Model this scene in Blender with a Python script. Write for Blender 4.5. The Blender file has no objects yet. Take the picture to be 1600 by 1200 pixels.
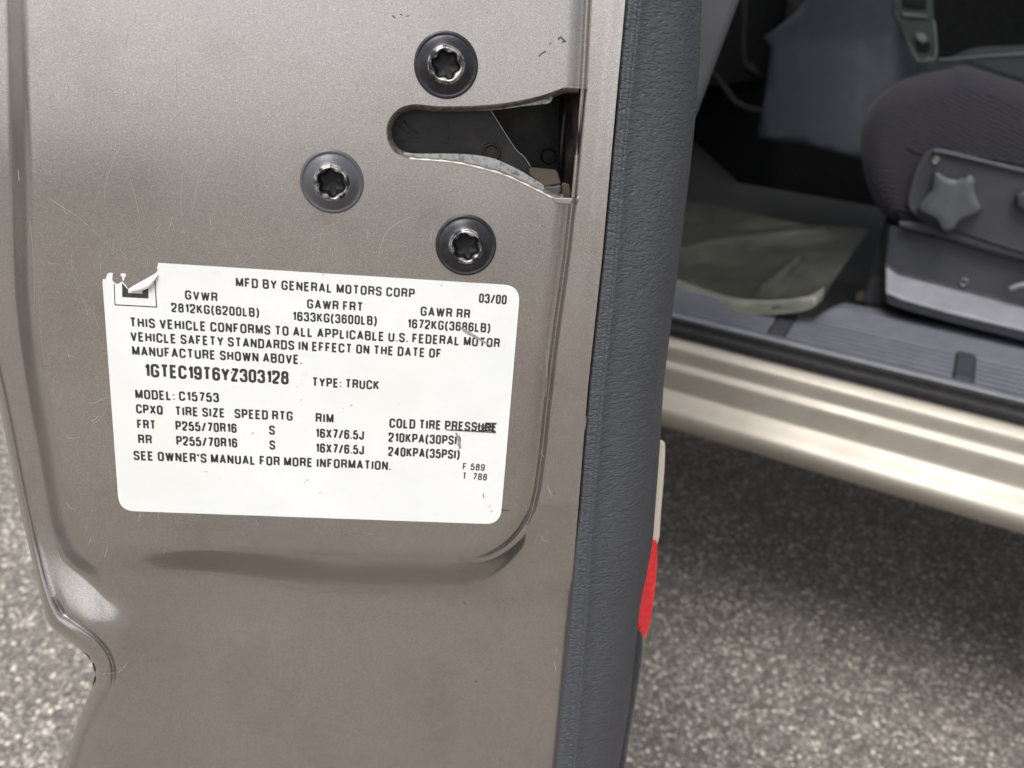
import bpy, bmesh, math, random
import numpy as np
from mathutils import Vector, Matrix
random.seed(7); np.random.seed(7)
R_ = math.radians
SC = bpy.context.scene
COL = SC.collection

# ------------------------------------------------------------------ camera
FPX = 1300.0                       # focal length in pixels of a 1600 px wide frame
TILT = R_(6.5)                     # lean of the door's end face
MF = Matrix(((1,0,0),(0,math.cos(TILT),math.sin(TILT)),(0,-math.sin(TILT),math.cos(TILT))))
L0 = Vector((0,0,1.0))             # centre of the sticker on the door
def face2w(x,y,z): return MF @ Vector((x,y,z)) + L0
fw = (MF @ Vector((.0967,.9466,-.3077))).normalized()
rt = MF @ Vector((.9939,-.0757,.0796)); rt = (rt - fw*rt.dot(fw)).normalized()
up = rt.cross(fw)
CP = face2w(.0307,-.2132,.077)
cd = bpy.data.cameras.new('camera'); cam = bpy.data.objects.new('camera', cd); COL.objects.link(cam)
cam.matrix_world = Matrix.Translation(CP) @ Matrix((rt,up,-fw)).transposed().to_4x4()
cd.sensor_width = 36; cd.lens = 36*FPX/1600; cd.clip_start = .01; cd.clip_end = 500
cd.dof.use_dof = True; cd.dof.focus_distance = .222; cd.dof.aperture_fstop = 20
SC.camera = cam

# ------------------------------------------------------------------ light
SUN_EL, SUN_AZ = R_(58), R_(-150)   # azimuth clockwise from +Y
w = bpy.data.worlds.new('World'); SC.world = w; w.use_nodes = True
nt = w.node_tree; nt.nodes.clear()
sky = nt.nodes.new('ShaderNodeTexSky'); sky.sky_type='NISHITA'; sky.sun_disc=False
sky.sun_elevation=SUN_EL; sky.sun_rotation=SUN_AZ; sky.air_density=1.0; sky.dust_density=4.0; sky.ozone_density=1.0
hs = nt.nodes.new('ShaderNodeHueSaturation'); hs.inputs['Saturation'].default_value=.22
bg = nt.nodes.new('ShaderNodeBackground'); bg.inputs['Strength'].default_value=.15
wo = nt.nodes.new('ShaderNodeOutputWorld')
nt.links.new(sky.outputs[0],hs.inputs['Color']); nt.links.new(hs.outputs[0],bg.inputs[0]); nt.links.new(bg.outputs[0],wo.inputs[0])
sl = bpy.data.lights.new('sun','SUN'); sl.energy=1.3; sl.angle=R_(25); sl.color=(1,.96,.9)
so = bpy.data.objects.new('sun',sl); COL.objects.link(so)
sd = Vector((math.sin(SUN_AZ)*math.cos(SUN_EL), math.cos(SUN_AZ)*math.cos(SUN_EL), math.sin(SUN_EL)))
so.rotation_euler = sd.to_track_quat('Z','Y').to_euler()
SC.view_settings.view_transform='Standard'; SC.view_settings.look='None'
SC.view_settings.exposure=0.35; SC.view_settings.gamma=1; SC.view_settings.use_curve_mapping=False

# ------------------------------------------------------------------ helpers
def ray(px,py): return rt*((px-800)/FPX) - up*((py-600)/FPX) + fw
NF = MF @ Vector((0,1,0))          # face axis pointing into the scene
def on_f(px,py,d):                 # pixel -> point d metres behind the door's end face plane
    r = ray(px,py); k = ((L0 + NF*d - CP).dot(NF))/r.dot(NF); return CP + r*k
TD = ray(-1600,400); TD = Vector((TD.x,TD.y,0)).normalized()      # truck's forward direction
ID = Vector((TD.y,-TD.x,0))                                       # inboard
if ID.dot(fw)<0: ID = -ID
O3 = CP + ID*1.15; O3.z = 0
def tr(s,t,z): return O3 + TD*s + ID*t + Vector((0,0,z))
def on_t(px,py,t):
    r = ray(px,py); k = ((O3+ID*t-CP).dot(ID))/r.dot(ID); return CP + r*k
def on_z(px,py,z):
    r = ray(px,py); k = (z-CP.z)/r.z; return CP + r*k
def st(P): v=P-O3; return v.dot(TD), v.dot(ID), P.z

def wloc(o):
    v = Vector((0,0,0))
    while o: v += o.location; o = o.parent
    return v
def thing(name,label,cat,loc,group=None):
    o = bpy.data.objects.new(name,None); COL.objects.link(o); o.location=loc; o.empty_display_size=.05
    o['label']=label; o['category']=cat
    if group: o['group']=group
    return o
def mk(name, V, F, mat, parent=None, smooth=True, kind=None, label=None, bevel=0, auto=None):
    me = bpy.data.meshes.new(name)
    V = [Vector(v) for v in V]
    if parent is not None: base = V[0].copy() if False else wloc(parent)
    else: base = Vector((0,0,0))
    me.from_pydata([tuple(v-base) for v in V],[],F)
    me.update(); me.materials.append(mat)
    o = bpy.data.objects.new(name,me); COL.objects.link(o)
    if parent is not None: o.parent = parent
    if smooth: me.polygons.foreach_set('use_smooth',[True]*len(me.polygons))
    if kind: o['kind']=kind
    if label: o['label']=label
    if bevel:
        b=o.modifiers.new('b','BEVEL'); b.width=bevel; b.segments=3; b.limit_method='ANGLE'; b.angle_limit=R_(35)
        b.harden_normals=False
    if auto: me.shade_smooth() if False else sharp(me,auto)
    return o
def sharp(me,ang):
    bm=bmesh.new(); bm.from_mesh(me)
    for e in bm.edges:
        if len(e.link_faces)==2 and e.calc_face_angle(0)>R_(ang): e.smooth=False
    bm.to_mesh(me); bm.free()
def grid(rows, close_u=False, close_v=False):     # rows: list of equal length lists of points
    n=len(rows); m=len(rows[0]); V=[p for r in rows for p in r]; F=[]
    for i in range(n-(0 if close_v else 1)):
        for j in range(m-(0 if close_u else 1)):
            a=i*m+j; b=i*m+(j+1)%m; c=((i+1)%n)*m+(j+1)%m; d=((i+1)%n)*m+j
            F.append((a,b,c,d))
    return V,F
def extr(A,B,cap=True):                            # prism between two loops of points
    n=len(A); V=list(A)+list(B); F=[(i,(i+1)%n,n+(i+1)%n,n+i) for i in range(n)]
    if cap: F += [tuple(range(n))[::-1], tuple(range(n,2*n))]
    return V,F
def join(*parts):
    V=[];F=[]
    for v,f in parts:
        k=len(V); V+=list(v); F+=[tuple(i+k for i in q) for q in f]
    return V,F
def tube(path,r,n=10,caps=True):
    path=[Vector(p) for p in path]; rows=[]; 
    prev=None
    for i,p in enumerate(path):
        t=(path[min(i+1,len(path)-1)]-path[max(i-1,0)]).normalized()
        a = prev if prev is not None else t.orthogonal().normalized()
        a=(a-t*a.dot(t)).normalized(); prev=a; b=t.cross(a)
        rr = r[i] if isinstance(r,(list,tuple)) else r
        rows.append([p+a*(rr*math.cos(2*math.pi*k/n))+b*(rr*math.sin(2*math.pi*k/n)) for k in range(n)])
    V,F=grid(rows,close_u=True)
    if caps: F+= [tuple(range(n))[::-1], tuple(len(V)-n+k for k in range(n))]
    return V,F
def box(c,ax,ay,az):                               # centre and half-axis vectors
    V=[c+ax*x+ay*y+az*z for x in(-1,1) for y in(-1,1) for z in(-1,1)]
    return V,[(0,1,3,2),(4,6,7,5),(0,4,5,1),(2,3,7,6),(0,2,6,4),(1,5,7,3)]
def interp(pts,x):
    a=np.array(pts,float); return np.interp(x,a[:,0],a[:,1])
def ext(pts,x):                                    # linear interpolation with linear extrapolation
    a=np.array(pts,float); x=np.asarray(x,float); y=np.interp(x,a[:,0],a[:,1])
    lo=a[0,1]+(x-a[0,0])*(a[1,1]-a[0,1])/(a[1,0]-a[0,0]); hi=a[-1,1]+(x-a[-1,0])*(a[-1,1]-a[-2,1])/(a[-1,0]-a[-2,0])
    return np.where(x<a[0,0],lo,np.where(x>a[-1,0],hi,y))
def sms(x): x=np.clip(x,0,1); return x*x*(3-2*x)
def spline(pts,n=8,closed=False):                  # Catmull-Rom
    P=[np.array(p,float) for p in pts]; m=len(P); out=[]
    for i in range(m if closed else m-1):
        g=lambda k: P[k%m] if closed else P[min(max(k,0),m-1)]
        a,b,c,d=g(i-1),g(i),g(i+1),g(i+2)
        for k in range(n):
            t=k/n; out.append(.5*((2*b)+(c-a)*t+(2*a-5*b+4*c-d)*t*t+(3*b-a-3*c+d)*t**3))
    if not closed: out.append(P[-1])
    return [tuple(o) for o in out]
def seg_dist(X,Y,poly,closed=False):
    D=np.full(X.shape,1e9); NX=np.zeros(X.shape); NY=np.zeros(X.shape)
    n=len(poly)
    for i in range(n if closed else n-1):
        ax,ay=poly[i]; bx,by=poly[(i+1)%n]; dx,dy=bx-ax,by-ay; L=dx*dx+dy*dy
        if L<1e-9: continue
        t=np.clip(((X-ax)*dx+(Y-ay)*dy)/L,0,1); qx=ax+t*dx; qy=ay+t*dy
        d=np.hypot(X-qx,Y-qy); m=d<D; D[m]=d[m]; NX[m]=qx[m]; NY[m]=qy[m]
    return D,NX,NY
def inside(X,Y,poly):
    c=np.zeros(X.shape,bool); n=len(poly)
    for i in range(n):
        x1,y1=poly[i]; x2,y2=poly[(i+1)%n]
        if y1==y2: continue
        m=((y1>Y)!=(y2>Y))&(X<(x2-x1)*(Y-y1)/(y2-y1)+x1); c^=m
    return c

# ------------------------------------------------------------------ materials
class NT:
    def __init__(s,name,**kw):
        s.m=bpy.data.materials.new(name); s.m.use_nodes=True; s.t=s.m.node_tree; s.b=s.t.nodes['Principled BSDF']
        for k,v in kw.items(): s.set(k,v)
        s.tc=s.t.nodes.new('ShaderNodeTexCoord')
    def set(s,k,v):
        names={'col':'Base Color','rough':'Roughness','metal':'Metallic','coat':'Coat Weight','coatr':'Coat Roughness','spec':'Specular IOR Level','sheen':'Sheen Weight','trans':'Transmission Weight','alpha':'Alpha','ior':'IOR','sss':'Subsurface Weight','aniso':'Anisotropic'}
        i=s.b.inputs[names[k]]
        if k=='col': i.default_value=(*v,1)
        else: i.default_value=v
    def n(s,t,**kw):
        x=s.t.nodes.new(t)
        for k,v in kw.items():
            if hasattr(x,k): setattr(x,k,v)
            else: x.inputs[k.replace('_',' ')].default_value=v
        return x
    def l(s,a,b): s.t.links.new(a,b)
    def coords(s,scale=(1,1,1),rot=(0,0,0)):
        mp=s.n('ShaderNodeMapping'); mp.inputs['Scale'].default_value=scale; mp.inputs['Rotation'].default_value=rot
        s.l(s.tc.outputs['Object'],mp.inputs[0]); return mp.outputs[0]
    def noise(s,scale,detail=2,rough=.5,vec=None,dist=0):
        x=s.n('ShaderNodeTexNoise'); x.inputs['Scale'].default_value=scale; x.inputs['Detail'].default_value=detail
        x.inputs['Roughness'].default_value=rough; x.inputs['Distortion'].default_value=dist
        s.l(vec if vec is not None else s.tc.outputs['Object'],x.inputs['Vector']); return x.outputs['Fac']
    def ramp(s,src,stops):
        r=s.n('ShaderNodeValToRGB'); s.l(src,r.inputs[0]); e=r.color_ramp.elements
        while len(e)<len(stops): e.new(.5)
        for q,(p,c) in zip(e,stops):
            q.position=p; q.color=(*c,1) if len(c)==3 else c
        return r.outputs[0]
    def mix(s,fac,a,b,mode='MIX'):
        x=s.n('ShaderNodeMix'); x.data_type='RGBA'; x.blend_type=mode
        for i,v in ((0,fac),(6,a),(7,b)):
            if isinstance(v,(int,float)): x.inputs[i].default_value=v
            elif isinstance(v,tuple): x.inputs[i].default_value=(*v,1)
            else: s.l(v,x.inputs[i])
        return x.outputs[2]
    def bump(s,src,strength,dist):
        b=s.n('ShaderNodeBump'); b.inputs['Strength'].default_value=strength; b.inputs['Distance'].default_value=dist
        s.l(src,b.inputs['Height'])
        if s.b.inputs['Normal'].is_linked: s.l(s.b.inputs['Normal'].links[0].from_socket,b.inputs['Normal'])
        s.l(b.outputs[0],s.b.inputs['Normal']); return b
def G(v): return (v,v,v)

def paint(name,base,rough,metal,flake=1.0,coat=0.0):
    m=NT(name,rough=rough,metal=metal,coat=coat,coatr=.12)
    fl=m.noise(3600,1,.5); fl2=m.noise(3000,1,.5)
    c=m.ramp(fl,[(.30,tuple(b*(1-.30*flake) for b in base)),(.52,base),(.72,tuple(min(1,b*(1+.5*flake)) for b in base))])
    big=m.noise(14,3,.5); c2=m.mix(.35,c,m.ramp(big,[(.3,G(.82)),(.7,G(1.0))]),'MULTIPLY')
    grime=m.ramp(m.noise(38,6,.68),[(.52,G(0)),(.76,G(1))])
    gm=m.n('ShaderNodeMath',operation='MULTIPLY'); m.l(grime,gm.inputs[0]); gm.inputs[1].default_value=.22
    c3=m.mix(gm.outputs[0],c2,(.16,.13,.10))
    m.l(c3,m.b.inputs['Base Color'])
    rr=m.ramp(big,[(.3,G(rough-.05)),(.7,G(rough+.07))]); m.l(rr,m.b.inputs['Roughness'])
    m.bump(fl2,.16*flake,.0001); m.bump(m.noise(160,2,.5),.03,.0004)
    return m.m
M_paint = paint('pewter_paint_jamb',(.485,.455,.43),.19,.95,.50)
M_paint_out = paint('pewter_paint_gloss',(.41,.375,.325),.48,.45,.2,.2)

def plastic(name,col,rough,bs=900,bstr=.15,bd=.0002,spec=.5,dirt=0):
    m=NT(name,rough=rough,spec=spec)
    v=m.noise(30,4,.6); c=m.ramp(v,[(.3,tuple(x*.86 for x in col)),(.7,tuple(x*1.1 for x in col))])
    if dirt: c=m.mix(m.ramp(m.noise(90,6,.7),[(.5,G(0)),(.75,G(dirt))]),c,(.16,.13,.10))
    m.l(c,m.b.inputs['Base Color']); m.l(m.ramp(m.noise(50,3,.5),[(.3,G(max(.05,rough-.06))),(.7,G(rough+.08))]),m.b.inputs['Roughness'])
    m.bump(m.noise(bs,3,.6),bstr,bd)
    return m.m
def vinyl():
    m=NT('grey_grained_vinyl',rough=.46,spec=.45)
    m.set('col',(.060,.066,.078))
    wv=m.coords((330,330,900)); n1=m.noise(1.0,3,.55,wv,1.2)
    wv2=m.coords((700,700,1700),(0,.3,0)); n2=m.noise(1.0,2,.6,wv2,.6)
    r1=m.ramp(n1,[(.36,G(0)),(.5,G(.75)),(.66,G(1))])
    m.l(m.ramp(m.noise(8,3,.5),[(.3,(.057,.060,.070)),(.7,(.071,.075,.086))]),m.b.inputs['Base Color'])
    m.bump(r1,.65,.00045); m.bump(n2,.35,.0002)
    return m.m
M_vinyl=vinyl()
M_vinyl2=plastic('grey_trim_plastic',(.052,.053,.058),.5,1600,.25,.0002)
M_black=plastic('black_latch_plastic',(.012,.011,.012),.42,500,.25,.0004,.4,.35)
M_fork=plastic('dusty_black_fork',(.010,.009,.0095),.40,260,.3,.0005,.4,.2)
M_rubber=plastic('black_rubber_seal',(.018,.018,.02),.6,300,.3,.0008,.35,.15)
M_scuff=plastic('blue_grey_sill_plastic',(.165,.17,.205),.42,800,.2,.0003,.45,.12)
M_seatpl=plastic('grey_seat_plastic',(.046,.048,.058),.46,900,.2,.0003)
M_seatpl2=plastic('lit_step_and_lever_plastic',(.22,.22,.25),.5,900,.15,.0003)  # lighter copy of the seat plastic, paints the lit step; also the lever
M_dash=plastic('dark_dash_plastic',(.036,.038,.052),.6,700,.3,.0003)
M_bezel=plastic('green_grey_bezel_plastic',(.085,.105,.095),.38,700,.2,.0002)
M_silverpl=plastic('pale_green_trim_plastic',(.30,.36,.33),.35,700,.1,.0001)  # pale green of the bezel rim, button, knob and seat piping
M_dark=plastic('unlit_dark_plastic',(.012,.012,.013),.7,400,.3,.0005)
M_head=plastic('grey_headliner',(.12,.12,.12),.9,700,.3,.0005)
M_under=plastic('underbody_black',(.02,.02,.02),.8,200,.4,.002)
M_tyre=plastic('tyre_rubber',(.02,.02,.02),.75,200,.3,.001)

def bolt_mat():
    m=NT('black_phosphate_steel',rough=.36,metal=.55)
    v=m.noise(420,4,.7); c=m.ramp(v,[(.4,(.028,.028,.033)),(.62,(.045,.045,.052)),(.78,(.10,.10,.11))])
    m.l(c,m.b.inputs['Base Color']); m.bump(m.noise(1200,3,.6),.12,.0002); return m.m
def chip_mat(name,lo,hi):
    m=NT(name,rough=.30,metal=.9)
    v=m.noise(420,3,.6); c=m.ramp(v,[(lo,(.05,.05,.055)),(hi,(.60,.58,.56))])
    m.l(c,m.b.inputs['Base Color']); m.bump(m.noise(1500,3,.6),.2,.0003); return m.m
M_bolt=bolt_mat(); M_boltd=plastic('dusty_grey_steel',(.075,.077,.088),.40,900,.2,.0002,.6,.35); M_chip=chip_mat('chipped_bright_steel',.42,.60); M_chip2=chip_mat('half_worn_steel',.45,.62); M_socket=NT('dark_socket',col=(.012,.012,.014),rough=.5,metal=.3).m

def galv():
    m=NT('dusty_galvanised_steel',rough=.42,metal=.5)
    v=m.noise(700,4,.7); c=m.ramp(v,[(.34,(.06,.055,.05)),(.46,(.30,.31,.31)),(.7,(.40,.41,.42))])
    m.l(c,m.b.inputs['Base Color']); m.bump(v,.2,.0003); return m.m
M_galv=galv()
def rim_m():
    m=NT('grimy_painted_rim',rough=.5,metal=.3)
    v=m.noise(500,4,.7); c=m.ramp(v,[(.35,(.07,.058,.045)),(.65,(.24,.21,.175))])
    m.l(c,m.b.inputs['Base Color']); m.bump(v,.2,.0003); return m.m
M_rim=rim_m()
M_edge=NT('painted_edge_highlight',col=(.78,.72,.64),rough=.35,metal=.3).m  # bright colour of the highlight drawn on the slot lip
M_dust=plastic('dust_caked_rubber',(.06,.047,.035),.85,700,.5,.0006,.3,.0)
M_bump=plastic('dark_grey_bumper_rubber',(.05,.052,.058),.45,700,.2,.0002)
def sticker():
    m=NT('white_vinyl_sticker',rough=.33,spec=.5)
    v=m.noise(55,4,.6); c=m.ramp(v,[(.35,(.74,.76,.75)),(.7,(.80,.81,.80))])
    c=m.mix(m.ramp(m.noise(22,3,.6),[(.5,G(0)),(.75,G(.6))]),c,(.76,.745,.69))
    sp=m.ramp(m.noise(480,3,.6),[(.70,G(0)),(.80,G(1))]); 
    c=m.mix(m.ramp(m.noise(190,4,.7),[(.66,G(0)),(.84,G(.55))]),c,(.50,.48,.43))
    m.l(c,m.b.inputs['Base Color']); m.bump(m.noise(25,2,.5),.3,.0008); return m.m
M_stick=sticker()
def ink():
    m=NT('black_print',rough=.4); v=m.noise(700,3,.7)
    m.l(m.ramp(v,[(.35,(.022,.018,.022)),(.75,(.07,.065,.07))]),m.b.inputs['Base Color']); return m.m
M_ink=ink(); M_smudge=NT('grey_smear',col=(.30,.29,.28),rough=.5).m
M_scratch=NT('fine_scratch',col=(.44,.41,.38),rough=.45,metal=.3).m
M_scratchd=NT('dark_scuff',col=(.08,.07,.065),rough=.6).m
def fabric():
    m=NT('charcoal_seat_fabric',rough=.9,sheen=.08,spec=.25)
    wv=m.coords((1,1,1)); a=m.n('ShaderNodeTexWave'); a.bands_direction='DIAGONAL'; a.inputs['Scale'].default_value=105; a.inputs['Distortion'].default_value=2.0; a.inputs['Detail'].default_value=2
    m.l(wv,a.inputs['Vector'])
    c=m.ramp(a.outputs['Fac'],[(.2,(.008,.008,.012)),(.8,(.046,.045,.056))])
    c=m.mix(m.ramp(m.noise(25,3,.6),[(.4,G(0)),(.7,G(.5))]),c,(.038,.030,.034))
    m.l(c,m.b.inputs['Base Color']); m.bump(m.noise(900,3,.7),.5,.0006); return m.m
M_fab=fabric()
def plainfab(name,c0,c1):
    m=NT(name,rough=.9,sheen=.3); m.l(m.ramp(m.noise(500,3,.7),[(.35,c0),(.7,c1)]),m.b.inputs['Base Color']); m.bump(m.noise(700,3,.7),.5,.0008); return m.m
M_fab2=plainfab('plain_grey_bolster_fabric',(.035,.032,.038),(.06,.056,.064))
M_fab3=plainfab('grey_green_cushion_fabric',(.10,.12,.115),(.16,.18,.175))
M_carpet=plainfab('black_floor_carpet',(.006,.006,.007),(.012,.012,.012))
M_felt=plainfab('dark_felt_carpet',(.022,.022,.024),(.05,.05,.05))
def mat_mat():
    m=NT('dirty_translucent_vinyl_mat',rough=.32,spec=.5)
    v=m.noise(9,4,.6,None,.6); c=m.ramp(v,[(.3,(.030,.034,.030)),(.55,(.062,.064,.052)),(.75,(.12,.12,.095))])
    m.l(c,m.b.inputs['Base Color']); m.bump(m.noise(40,4,.6),.3,.003); return m.m
M_mat=mat_mat(); M_mat.node_tree.nodes['Principled BSDF'].inputs['Alpha'].default_value=.72
M_knob=plastic('glossy_knob_plastic',(.075,.080,.092),.20,900,.05,.0001,.7)
M_matrim=plastic('pale_mat_rim_vinyl',(.20,.20,.165),.35,200,.2,.001)
def red():
    m=NT('red_reflector_plastic',rough=.2,coat=.8,coatr=.05)
    wv=m.n('ShaderNodeTexVoronoi'); wv.inputs['Scale'].default_value=420; m.l(m.coords(),wv.inputs['Vector'])
    m.l(m.ramp(wv.outputs['Distance'],[(.1,(.92,.035,.045)),(.7,(.80,.012,.02))]),m.b.inputs['Base Color']); m.bump(wv.outputs['Distance'],.12,.0006)
    return m.m
M_red=red(); M_lens=NT('cream_lamp_lens',col=(.66,.61,.50),rough=.25).m
M_steel=NT('worn_steel',col=(.35,.34,.33),rough=.4,metal=.9).m
def asphalt():
    m=NT('speckled_asphalt',rough=.85,spec=.35)
    vo=m.n('ShaderNodeTexVoronoi'); vo.inputs['Scale'].default_value=112; vo.inputs['Randomness'].default_value=1; m.l(m.coords(),vo.inputs['Vector'])
    sep=m.n('ShaderNodeSeparateColor'); m.l(vo.outputs['Color'],sep.inputs[0])
    stone=m.ramp(sep.outputs[0],[(0,(.12,.111,.104)),(.40,(.18,.165,.152)),(.64,(.28,.255,.23)),(.80,(.54,.49,.43)),(1,(.90,.83,.74))])
    vf=m.n('ShaderNodeTexVoronoi'); vf.inputs['Scale'].default_value=260; m.l(m.coords(),vf.inputs['Vector'])
    sf=m.n('ShaderNodeSeparateColor'); m.l(vf.outputs['Color'],sf.inputs[0])
    fine=m.ramp(sf.outputs[0],[(0,(.11,.101,.094)),(.6,(.22,.20,.182)),(1,(.52,.47,.41))])
    gap=m.ramp(vo.outputs['Distance'],[(.30,G(1)),(.58,G(0))])
    c=m.mix(gap,fine,stone)
    c=m.mix(.5,c,m.ramp(m.noise(5,4,.6),[(.3,G(.7)),(.7,G(1.15))]),'MULTIPLY')
    m.l(c,m.b.inputs['Base Color']); m.bump(gap,.4,.002); m.bump(m.noise(300,3,.7),.35,.001)
    return m.m
M_asph=asphalt()

M_smear=plastic('grey_dust_on_black',(.045,.042,.045),.6,700,.3,.0003)
# ------------------------------------------------------------------ setting
def setting(name,V,F,mat):
    o=mk(name,V,F,mat,smooth=False); o['kind']='structure'; return o
q=150; setting('asphalt_ground',[(-q,-q,0),(q,-q,0),(q,q,0),(-q,q,0)],[(0,1,2,3)],M_asph)

# ================================================================== THE TRUCK
truck=thing('pickup_truck','pewter pickup truck body with its driver doorway open, grey interior and ribbed sill','pickup truck',tr(0,0,0))
S0,S1=-.60,.68
# door sill profile (t,z) listed from the plastic sill plate down to the underside
def sill_strip(name,prof,mat,s0=S0,s1=S1,n=10,**kw):
    rows=[[tr(s0+(s1-s0)*i/n,t,z) for (t,z) in prof] for i in range(n+1)]
    V,F=grid(rows); return mk(name,V,F,mat,truck,**kw)
def pz(y,t,x=1302): return on_t(x,y,t).z
B=lambda y,t:(t,pz(y,t))
def chaikin(P_,n=2):
    for _ in range(n):
        o=[P_[0]]
        for a,b in zip(P_[:-1],P_[1:]): o+=[(a[0]*.75+b[0]*.25,a[1]*.75+b[1]*.25),(a[0]*.25+b[0]*.75,a[1]*.25+b[1]*.75)]
        P_=o+[P_[-1]]
    return P_
body_prof=[(.115,pz(591,.075)-.004),(.090,pz(591,.075)-.001),B(592,.0745),B(600,.068),B(608,.062),B(615,.0605),B(626,.0600),B(633,.0590),B(639,.0545),B(645,.0505),B(652,.0495),B(666,.0485),B(680,.0470),B(685,.0440),B(696,.0365),B(710,.0265),B(719,.0210),B(727,.0190),B(735,.0215),B(742,.029),B(747,.045),(.065,pz(747,.045)-.002),(.12,pz(747,.045)+.004),(.30,.50)]
bp=chaikin(body_prof)
sill_strip('door_sill',bp,M_paint_out,S0-.02,S1+.06)
# rubber weatherstrip
rub=[B(592,.085),B(590,.078),B(583,.076),B(574,.078),B(568,.086),B(566,.090),B(562,.088),B(558,.094),B(556,.101),(.112,pz(557,.10)-.004)]
sill_strip('weatherstrip',spline(rub,4),M_rubber)
Z0=pz(556,.10)
pt=on_t(1480,505,.335); ZS=(pt.z-Z0)/(.335-.10)          # slope of the sill plate inboard
def zplate(t): return Z0+.002+ZS*(t-.10)
def on_plate(px,py,dz=0):
    # intersection with the tilted sill plate
    r=ray(px,py); n=Vector((0,0,1))-ID*ZS; P0=tr(0,.10,Z0+.002+dz); k=(P0-CP).dot(n)/r.dot(n); return CP+r*k
# scuff plate: outer lip, flat, with ribs standing on it
sc=[(.099,Z0-.018),(.0985,Z0-.006),(.101,Z0+.001),(.106,zplate(.106)+.0015),(.112,zplate(.112)),(.30,zplate(.30)),(.48,zplate(.48))]
# outline inboard edge varies: narrow ahead (s large), wide near the seat
edge_px=[(1030,461),(1100,477),(1170,490),(1235,504),(1262,506),(1278,492),(1300,480),(1320,473),(1345,478),(1400,487),(1480,500),(1600,527),(1700,548)]
es=[st(on_plate(*p)) for p in edge_px]; es=sorted((e[0],e[1]) for e in es)
rows=[]
for i in range(121):
    s=S0+(S1-S0)*i/120; te=float(ext(es,s)) if s>es[0][0] else es[0][1]
    te=max(te,.135)
    lip=[(.099,Z0-.018),(.0985,Z0-.006),(.101,Z0+.001),(.106,zplate(.106)+.0015),(.112,zplate(.112))]
    r_=[tr(s,t,z) for t,z in lip]+[tr(s,.112+(te-.112)*k/6,zplate(.112+(te-.112)*k/6)) for k in range(1,7)]+[tr(s,te+.004,zplate(te)-.004),tr(s,te+.012,zplate(te)-.05)]
    rows.append(r_)
V,F=grid(rows); scuff=mk('scuff_plate',V,F,M_scuff,truck)
# ribs: seven raised lines broken by flat pads
s_pads=[st(on_plate(1218,517))[0],st(on_plate(1505,590))[0]]
tr0=.118; dt=.0165
def pad(s): return any(abs(s-a)<.012 for a in s_pads)
for k in range(6):
    t0=tr0+k*dt
    segs=[]; cuts=sorted(s_pads); a=S0
    for c in cuts+[S1]:
        segs.append((a,c-.014 if c!=S1 else S1)); a=c+.014
    parts=[]
    for (a,b) in segs:
        if b-a<.02: continue
        prof=[(0,0),(.001,.0040),(.0058,.0042),(.0070,0)]
        te_ok=min(float(ext(es,x)) if x>es[0][0] else es[0][1] for x in (a,b))
        rws=[[tr(s_,t0+p,zplate(t0+p)+h) for p,h in prof] for s_ in np.linspace(a+.001,b,12)]
        parts.append(grid(rws))
    V,F=join(*parts); mk('rib',V,F,M_scuff,scuff,auto=30)
for sp_ in s_pads:
    c_=tr(sp_,tr0+2.9*dt,zplate(tr0+2.9*dt)+.0022); V,F=box(c_,TD*.0115,(ID+Vector((0,0,ZS)))*3.0*dt,Vector((0,0,.002))); mk('tread_divider',V,F,M_seatpl,scuff,smooth=False,bevel=.001)
V,F=grid([[tr(s_,t_,zplate(t_)+.0012) for t_ in (.1165,.15,tr0+5*dt+.011)] for s_ in np.linspace(S0,S1,8)]); mk('rib_gap_shade',V,F,M_rubber,scuff)  # dark sheet between the ribs, shade of the gaps put into its colour
# floor pan
def patch(name,pts,mat,parent=truck,**kw): return mk(name,pts,[tuple(range(len(pts)))],mat,parent,smooth=False,**kw)
FZ=Z0-.055
V,F=grid([[tr(s,t,z+ (0.0)) for (t,z) in [(.11,FZ),(.5,FZ),(.9,FZ+.01),(1.05,FZ+.06),(1.3,FZ+.08),(1.75,FZ)]] for s in (-1.3,0,.45,.62)]+[[tr(.98,t,FZ+.22) for t in (.11,.5,.9,1.0,1.3,1.75)]]+[[tr(1.1,t,1.15) for t in (.11,.5,.9,1.0,1.3,1.75)]])
mk('floor_carpet',V,F,M_carpet,truck)
V,F=grid([[tr(s,t,z) for (t,z) in [(.12,.515),(.3,.47),(.9,.42),(1.5,.47),(1.8,.5)]] for s in (-3.2,-1,0,1,1.72)])
mk('underbody',V,F,M_under,truck)
V,F=join(box(tr(-.5,.45,.40),TD*2.6,ID*.04,Vector((0,0,.07))),box(tr(-.5,1.4,.40),TD*2.6,ID*.04,Vector((0,0,.07))),box(tr(-.3,.9,.38),TD*.5,ID*.16,Vector((0,0,.07))))
mk('chassis_frame',V,F,M_under,truck,smooth=False,bevel=.008)
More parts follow.
